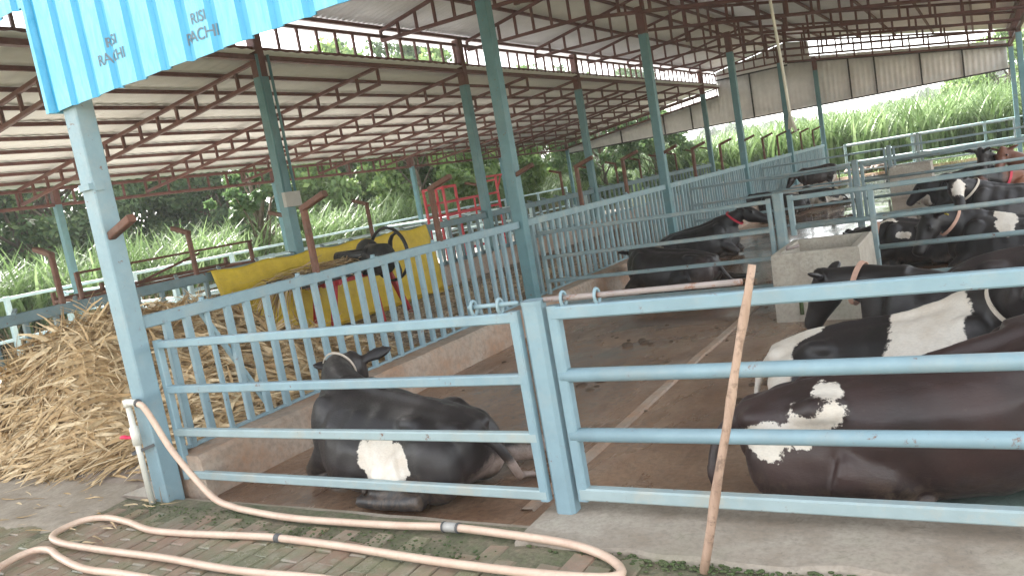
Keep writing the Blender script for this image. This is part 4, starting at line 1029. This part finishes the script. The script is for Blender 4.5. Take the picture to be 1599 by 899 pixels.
# nearest left: black cow, white flank patch, seen from behind-left
c1m = coat('coat_flank_patch', *BLK, [((-.22, .42, .32), (.19, .30, .19)), ((-.38, .42, .30), (.14, .28, .12))], extra=[((.42, .33, .29), [((-.95, -.2, .1), (.34, .4, .14)), ((-.72, -.66, .06), (.22, .36, .12))], .3)])
cow('black cow lying with a white flank patch, nearest the left gate, head turned away', (-3.19, 3.57), 171, .87, None, None, .0, (.72, -.16, .72), c1m, (.66, 'whitestrap', .009, .3),
    [(-.92, -.05, .30), (-.95, -.15, .10), (-.88, -.26, .04), (-.93, -.33, .03), (-1.0, -.36, .03)], ((1, 0), (2, .3)), .014, hw=((-3.80, 3.98, .60), (-4.09, 4.22, .45)))
c2m = coat('coat_dark_brown', *BRN, [((-.40, -.33, .47), (.13, .16, .14)), ((-.52, -.34, .41), (.13, .13, .11)), ((-.66, -.34, .37), (.14, .12, .09))], extra=[((.018, .014, .014), [((-.95, -.1, .2), (.16, .2, .4)), ((.2, -.1, .74), (.95, .06, .2))], .5)])
cow('big dark brown cow lying along the near right gate, white patch on its rump', (-.36, 3.90), 13, .97, (1.15, .0, .86), (1.6, -.1, .62), -.40, None, c2m, None,
    [(-.88, -.2, .38), (-.95, -.24, .22), (-.93, -.26, .08), (-.86, -.27, .04)], ((1, 0), (-1, 0)), .014, False)
c3m = coat('coat_pied_wide', *BLK, [((.20, -.1, .55), (.24, .7, .6)), ((-.80, 0, .36), (.26, .6, .30)), ((-.62, 0, .60), (.22, .14, .12)), ((-.5, -.5, .06), (.25, .3, .10))])
cow('black and white cow lying behind the big brown cow, broad white shoulder band', (-.50, 4.78), -4, .88, None, None, .0, None, c3m, (.62, 'whitestrap', .014, .2),
    [(-.90, .0, .30), (-.94, -.06, .12), (-.90, -.10, .05)], ((1, 0), (-1, 0)), .016, hw=((.08, 4.50, .67), (.46, 4.62, .54)))
c4m = coat('coat_black_saddle', *BLK, [((-.05, 0, .62), (.10, .22, .22)), ((-.30, .3, .3), (.25, .3, .2))])
cow('black cow with a peach collar facing left, head low beside the nearest trough', (-.20, 6.02), 182, .84, None, None, .0, None, c4m, (.5, 'peach', .022, .1), None, ((1, 0), (-1, 0)), .016, False, hw=((-1.07, 6.16, .56), (-1.30, 6.22, .14)))
c5m = coat('coat_plain_dark', (.02, .015, .016), (.045, .032, .031), [])
cow('plain dark cow lying between the peach collar cow and the ear tagged cow', (.36, 7.15), -2, .84, (.9, 0, .8), (1.35, 0, .6), .0, None, c5m, None, None, ((1, 0), (-1, 0)), .02, False)
c6m = coat('coat_tri_mark', *BLK, [((.10, .1, .60), (.13, .34, .26)), ((.92, .26, .72), (.05, .09, .12)), ((.14, .3, .25), (.07, .2, .1))])
cow('black cow with yellow ear tag, its head low behind the rail beside the trough', (.20, 9.25), 181, .80, None, None, .0, None, c6m, (.5, 'peach', .02, .35), None, ((1, 0), (-1, 0)), .016, False, eartag=True, hw=((-.52, 9.04, .59), (-.74, 8.82, .17)))
c7m = coat('coat_black_white_lines', *BLK, [((1.15, .1, .40), (.10, .10, .08)), ((.5, .1, .78), (.3, .03, .1)), ((.3, .36, .5), (.12, .2, .06))])
cow('black cow lying with head on the floor behind the nearest trough', (-.66, 10.15), 186, .72, None, None, .0, (.82, 0, .52), c7m, (.35, 'peach', .06, .3), None, ((1, 0), (-1, 0)), .02, False, hw=((-1.46, 10.30, .34), (-1.80, 10.42, .13)))
c8m = coat('coat_white_blaze', *BLK, [((.72, .34, .78), (.16, .15, .20)), ((.55, .30, .3), (.09, .12, .14))])
cow('black cow with a big white forehead blaze facing the camera', (.24, 12.45), 192, .84, None, None, .0, None, c8m, (.35, 'whitestrap', .018, .2), None, ((1, 0), (-1, 0)), .018, False, hw=((-.38, 12.2, .68), (-.31, 11.9, .33)))
c9m = coat('coat_plain_black', (.012, .010, .010), (.022, .018, .018), [])
cow('plain black cow with lowered head in front of the farther trough', (-.22, 15.1), 184, .82, None, None, .0, (.75, .05, .56), c9m, None, None, ((1, 0), (-1, 0)), .02, False, hw=((-.92, 15.1, .48), (-1.22, 15.0, .18)))
c10m = coat('coat_white_rear', *BLK, [((-.55, 0, .45), (.48, .8, .5))])
cow('black cow with white hindquarters, ears raised, looking toward the grass field', (-.42, 16.5), -6, .84, None, None, .0, None, c10m, None, None, ((1, 0), (-1, 0)), .02, False, hw=((-.08, 16.3, .80), (.16, 16.6, .70)))
c11m = coat('coat_tan_black', *TAN, [((1.02, .12, .80), (.07, .1, .14))], extra=[((.016, .013, .013), [((1.05, .05, .62), (.48, .5, .6))], .15)])
cow('tan cow with black head and red neck strap on the right', (.74, 13.4), 184, .82, None, None, .0, None, c11m, (.3, 'pinkstrap', .022, .1), None, ((1, 0), (-1, 0)), .018, False, hw=((-.10, 13.1, .64), (-.05, 12.75, .32)))
c12m = coat('coat_red_brown', (.13, .05, .028), (.20, .08, .045), [])
cow('reddish brown cow farthest right, only its head and shoulder showing', (.95, 16.5), 186, .84, None, None, .0, None, c12m, None, None, ((1, 0), (-1, 0)), .02, False, hw=((.28, 16.5, .76), (.14, 16.2, .46)))
c13m = coat('coat_jet', (.010, .008, .009), (.020, .015, .016), [], extra=[((.05, .033, .03), [((-.7, .3, .25), (.25, .4, .3))], .5)])
cow('jet black cow lying against the kerb with head turned behind, tail on the floor', (-3.58, 9.80), 176, .78, (.80, -.42, .60), (.98, -.82, .36), .0, (.72, -.22, .62), c13m, None, [(-.9, .0, .2), (-1.0, -.05, .06), (-1.2, -.05, .04)], ((1, 0), (-1, -1)), .016)
c14m = coat('coat_jet_glossy', (.009, .008, .009), (.017, .014, .015), [])
cow('jet black cow with red neck strap lying along the kerb, facing right', (-3.98, 12.45), 2, .80, (.92, -.02, .86), (1.38, -.06, .66), .0, None, c14m, (.5, 'pinkstrap', .02, .5), None, ((1, 0), (-1, 0)), .016, False)
c15m = coat('coat_dark_standing', (.016, .011, .010), (.045, .028, .022), [((-.2, 0, .55), (.5, .4, .14)), ((-.7, 0, .7), (.14, .3, .34)), ((.4, 0, .52), (.2, .3, .14))])
cow('small dark cow standing at the far end of the barred fence', (-3.78, 22.0), 192, .62, (.95, .05, 1.05), (1.22, .12, .66), 0, None, c15m, None, [(-.88, 0, 1.1), (-.88, .02, .7), (-.86, .02, .45)], vox=.022, standing=True, tufted=True)
c16m = coat('coat_mostly_white', *BLK, [((.0, 0, .2), (.9, .6, .24)), ((.9, .1, .5), (.2, .3, .3))])
cow('small white and black cow lying flat in the wet middle of the pen', (-3.35, 19.6), 168, .62, (1.0, .1, .46), (1.4, .2, .16), 0, (.75, 0, .5), c16m, None, [(-.98, .0, .2), (-1.1, .05, .06), (-1.35, .1, .03)], ((1, -1), (-1, -1)), .024)
cow('dark cow lying in the shade at the foot of the far barred fence', (-4.0, 18.6), 175, .70, (.9, .1, .7), (1.3, .2, .5), 0, None, c9m, None, None, ((1, 0), (-1, 0)), .024, False)

# ------------------------------------------------------------------ plants
def leaf_cloud(R, n, clumps, size, flat=.5):
    """n leaves spread through clumps [(centre, radius)], quads with a fold-free leaf shape."""
    cs = np.array([c for c, r in clumps]); rs = np.array([r for c, r in clumps]); wts = rs ** 2 / (rs ** 2).sum()
    idx = R.choice(len(cs), n, p=wts); d = R.normal(size=(n, 3)); d /= np.linalg.norm(d, axis=1)[:, None]
    rad = rs[idx] * R.uniform(.45, 1.08, n) ; p = cs[idx] + d * rad[:, None] * np.array((1, 1, .75))
    a = R.normal(size=(n, 3)); a[:, 2] -= .4; a /= np.linalg.norm(a, axis=1)[:, None]
    nn = d + R.normal(size=(n, 3)) * flat; b = np.cross(a, nn); b /= (np.linalg.norm(b, axis=1)[:, None] + 1e-6)
    L = size * R.uniform(.6, 1.4, n)[:, None]; W2 = L * .28
    v = np.stack([p - a * L * .5, p + b * W2, p + a * L * .5, p - b * W2], 1).reshape(-1, 3)
    f = np.arange(n * 4).reshape(-1, 4); return v, f
def make_tree(name, label, loc, h, spread, n, size, mat, seed, group, low=.15, trunk_r=.16, nclump=60, shape='round'):
    R = np.random.RandomState(seed); t = thing(name, label, 'tree', loc, rnd.uniform(0, 6), 1, group)
    cl = []; tops = []
    for _ in range(nclump):
        f = R.uniform(low, 1) ** .9; z = h * f
        prof = math.sin(min(1, (f - low * .6) / (1 - low * .6)) * PI * .93) ** .6 if shape == 'round' else (1.05 - f) ** .5
        a = R.uniform(0, 2 * PI); r = spread * prof * R.uniform(.25, 1) ** .6
        c = np.array((r * math.cos(a), r * math.sin(a), z)); cl.append((c, R.uniform(.10, .23) * spread)); tops.append(c)
    v, f = leaf_cloud(R, n, cl, size)
    o = link('crown', np_mesh('crown', v, f), M[mat], t, True); 
    m = MB(); m.loft([(0, 0, -.3), (.1, 0, h * .25), (.0, .1, h * .5), (.15, 0, h * .8)], [trunk_r, trunk_r * .8, trunk_r * .55, trunk_r * .2], 10)
    for c in tops[:16]:
        b = V(.05, .05, h * R.uniform(.2, .6)); c = Vector(c); m.loft([b, b.lerp(c, .5) + V(0, 0, .3), c], [trunk_r * .35, trunk_r * .22, trunk_r * .07], 6)
    m.build('trunk', M['bark'], t, True)
    return t
def copy_tree(src, loc, rz, s, label):
    r = src.copy(); C.objects.link(r); r.location = loc; r.rotation_euler = (0, 0, rz); r.scale = (s, s, s * rnd.uniform(.92, 1.1)); r['label'] = label
    for ch in src.children: c = ch.copy(); C.objects.link(c); c.parent = r
    return r
G1 = 'trees beyond the grass on the left'
LB = 'dense dark green broadleaf tree of the thick tree row beyond the tall grass, left'
ta = make_tree('broadleaf_tree', LB, (-27, 10.5, -.2), 8.6, 4.2, 24000, .22, 'leaf_dark', 1, G1, .06, .2, 75)
tb_ = make_tree('broadleaf_tree', LB, (-29, 17, -.2), 9.2, 4.6, 24000, .24, 'leaf_mid', 2, G1, .06, .2, 75)
for i, (x, y) in enumerate([(-25.5, 5), (-33, 13), (-27, 14.5), (-32, 21), (-27.5, 22.5), (-34, 29), (-29, 27.5), (-36, 36), (-30, 33), (-24.5, 31), (-38, 20), (-40, 30), (-33, 6), (-31, 40), (-38, 46), (-27, 41), (-24, 47), (-34, 56), (-24, 58)]):
    copy_tree(ta if i % 3 else tb_, (x, y, -.2), rnd.uniform(0, 6), rnd.uniform(.78, 1.1), LB)
G2 = 'feathery trees behind the left roof'
LF = 'bright green feathery tree of the group rising behind the teal fence and red frame'
tc_ = make_tree('feathery_tree', LF, (-18.2, 24.5, -.2), 6.5, 2.7, 12000, .20, 'leaf_light', 3, G2, .12, .1, 55)
for x, y, s_ in ((-17.5, 29.5, .9), (-20.5, 29, 1.15), (-19.5, 34.5, 1.1), (-22, 25, 1.2)): copy_tree(tc_, (x, y, -.2), rnd.uniform(0, 6), s_, LF)
td_ = make_tree('feathery_tree', 'darker feathery tree standing under the far gable on the left', (-12.6, 34.5, -.2), 3.9, 1.9, 9000, .18, 'leaf_mid', 4, None, .12, .08, 45)
copy_tree(td_, (-15.5, 35.5, -.2), 2., 1.15, 'second darker feathery tree under the far gable, further left')
make_tree('young_tree', 'small dark tree with bare trunk behind the yellow sheet', (-17.2, 15.6, -.2), 4.2, 1.3, 5000, .17, 'leaf_mid', 5, None, .4, .12, 24)
make_tree('bushy_tree', 'pale yellow green bushy tree at the right edge behind the grass field', (1.4, 50, -.2), 5.2, 3.6, 14000, .24, 'leaf_light', 6, None, .1, .15, 60)
make_tree('banana_plant', 'yellow green leafy plant beside the far end of the barred fence', (-9.6, 33.2, -.2), 1.5, .7, 900, .30, 'leaf_light', 7, None, .2, .06, 14)
# tall grass and cane
def blades(n, place, hmin, hmax, wd, seed, seg=6, bend=(.3, 1.)):
    R = np.random.RandomState(seed); x, y = place(R, n); h = R.uniform(hmin, hmax, n); a = R.uniform(0, 2 * PI, n); bd = R.uniform(bend[0], bend[1], n) * h * .75
    lean = R.normal(0, .12, n); la = R.uniform(0, 2 * PI, n); ww = wd * R.uniform(.6, 1.4, n); va = []
    for k in range(seg + 1):
        t = k / seg; rr = bd * t ** 2.2; z = -.2 + h * (t - .42 * (bd / h) * t ** 3.2)
        cx = x + np.cos(a) * rr + np.cos(la) * lean * h * t; cy = y + np.sin(a) * rr + np.sin(la) * lean * h * t
        w_ = ww * (1 - t ** 1.6) * .5 + .003
        va.append(np.stack([cx - np.sin(a) * w_, cy + np.cos(a) * w_, z], 1)); va.append(np.stack([cx + np.sin(a) * w_, cy - np.cos(a) * w_, z], 1))
    v = np.stack(va, 1).reshape(-1, 3); q = np.arange(n)[:, None] * (2 * (seg + 1))
    f = np.concatenate([np.stack([q + 2 * k, q + 2 * k + 1, q + 2 * k + 3, q + 2 * k + 2], 2).reshape(-1, 4) for k in range(seg)]); return v, f
def rect(x0, x1, y0, y1, clump=0):
    def p(R, n):
        if clump:
            cx, cy = R.uniform(x0, x1, clump), R.uniform(y0, y1, clump); i = R.randint(0, clump, n); return cx[i] + R.normal(0, .28, n), cy[i] + R.normal(0, .28, n)
        return R.uniform(x0, x1, n), R.uniform(y0, y1, n)
    return p
v1, f1 = blades(9000, rect(-22.5, -16.6, 3, 40, 420), 1.9, 2.85, .085, 1)
v2, f2 = blades(9000, rect(-22.5, -16.4, 3, 40), 1.5, 2.5, .07, 2)
tag(link('tall_grass', np_mesh('tall_grass', np.vstack([v1, v2]), np.vstack([f1, f2 + len(v1)])), M['cane']), 'tall pale green grass field beyond the left fence', 'grass', kind='stuff')
v1, f1 = blades(7000, rect(-19, -15.9, 3, 32), .5, 1.35, .05, 3, 5, (.4, 1.2))
tag(link('dry_grass', np_mesh('dry_grass', v1, f1), M['canedry']), 'dry brown stalks along the foot of the tall grass', 'dry grass', kind='stuff')
v1, f1 = blades(15000, rect(-13, 6, 34.2, 52, 460), 2.2, 3.35, .11, 4)
v2, f2 = blades(7000, rect(-30, 14, 46, 72), 2.0, 3.0, .13, 5)
v3, f3 = blades(3500, rect(1.6, 6, 30.5, 40), 2.0, 3.2, .10, 9)
tag(link('cane_field', np_mesh('cane_field', np.vstack([v1, v2, v3]), np.vstack([f1, f2 + len(v1), f3 + len(v1) + len(v2)])), M['cane']), 'tall green cane field beyond the far end of the shed', 'cane field', kind='stuff')
v1, f1 = blades(14000, rect(-12, 8, 30.6, 34.6), .08, .32, .025, 6, 3)
tag(link('short_grass', np_mesh('short_grass', v1, f1), M['cane']), 'short grass strip between the far fence and the cane field', 'grass', kind='stuff')
# far hills and distant trees
R = np.random.RandomState(11); cl = []
for _ in range(420):
    x = R.uniform(-190, 70); y = 170 + R.uniform(-14, 22); top = 5.4 + 1.2 * math.sin(x * .05) + 1.0 * math.sin(x * .13 + 1); cl.append((np.array((x, y, R.uniform(.1, 1) * top)), R.uniform(1.4, 3.2)))
v_, f_ = leaf_cloud(R, 60000, cl, 1.3, .7)
tag(link('treeline', np_mesh('treeline', v_, f_), M['far']), 'hazy line of distant trees along the horizon', 'trees', kind='stuff')
# brown dung heap by the far fence
m = MB()
for k in range(26): m.ell((rnd.gauss(-3.6, .45), rnd.gauss(31.4, .3), -.02 + rnd.uniform(0, .12)), (rnd.uniform(.1, .25), rnd.uniform(.1, .22), rnd.uniform(.06, .14)), 8, 5)
tag(m.build('dung_heap', M['dung']), 'brown dung heap on the grass beyond the far left gate', 'heap')
dg_ = MB()
for cx, cy in ((-2.1, 10.4), (-1.95, 11.2), (-3.0, 6.9), (-1.45, 5.3), (-2.75, 5.6), (-2.4, 16.5), (-3.1, 17.5)):
    for k in range(9): r = rnd.uniform(.02, .06); dg_.ell((cx + rnd.gauss(0, .10), cy + rnd.gauss(0, .12), -.05), (r, r, r * .45), 8, 5)
for k in range(170):
    r = rnd.uniform(.006, .028); x, y = rnd.uniform(-4.3, -1.2), rnd.uniform(3.5, 14)
    dg_.ell((x, y, -.05 + nz(x, y, .8, .012)), (r, r * rnd.uniform(.6, 1.4), r * .35), 7, 4)
tag(dg_.build('dung', M['dung']), 'scattered dung on the wet pen floor', 'dung', kind='stuff')
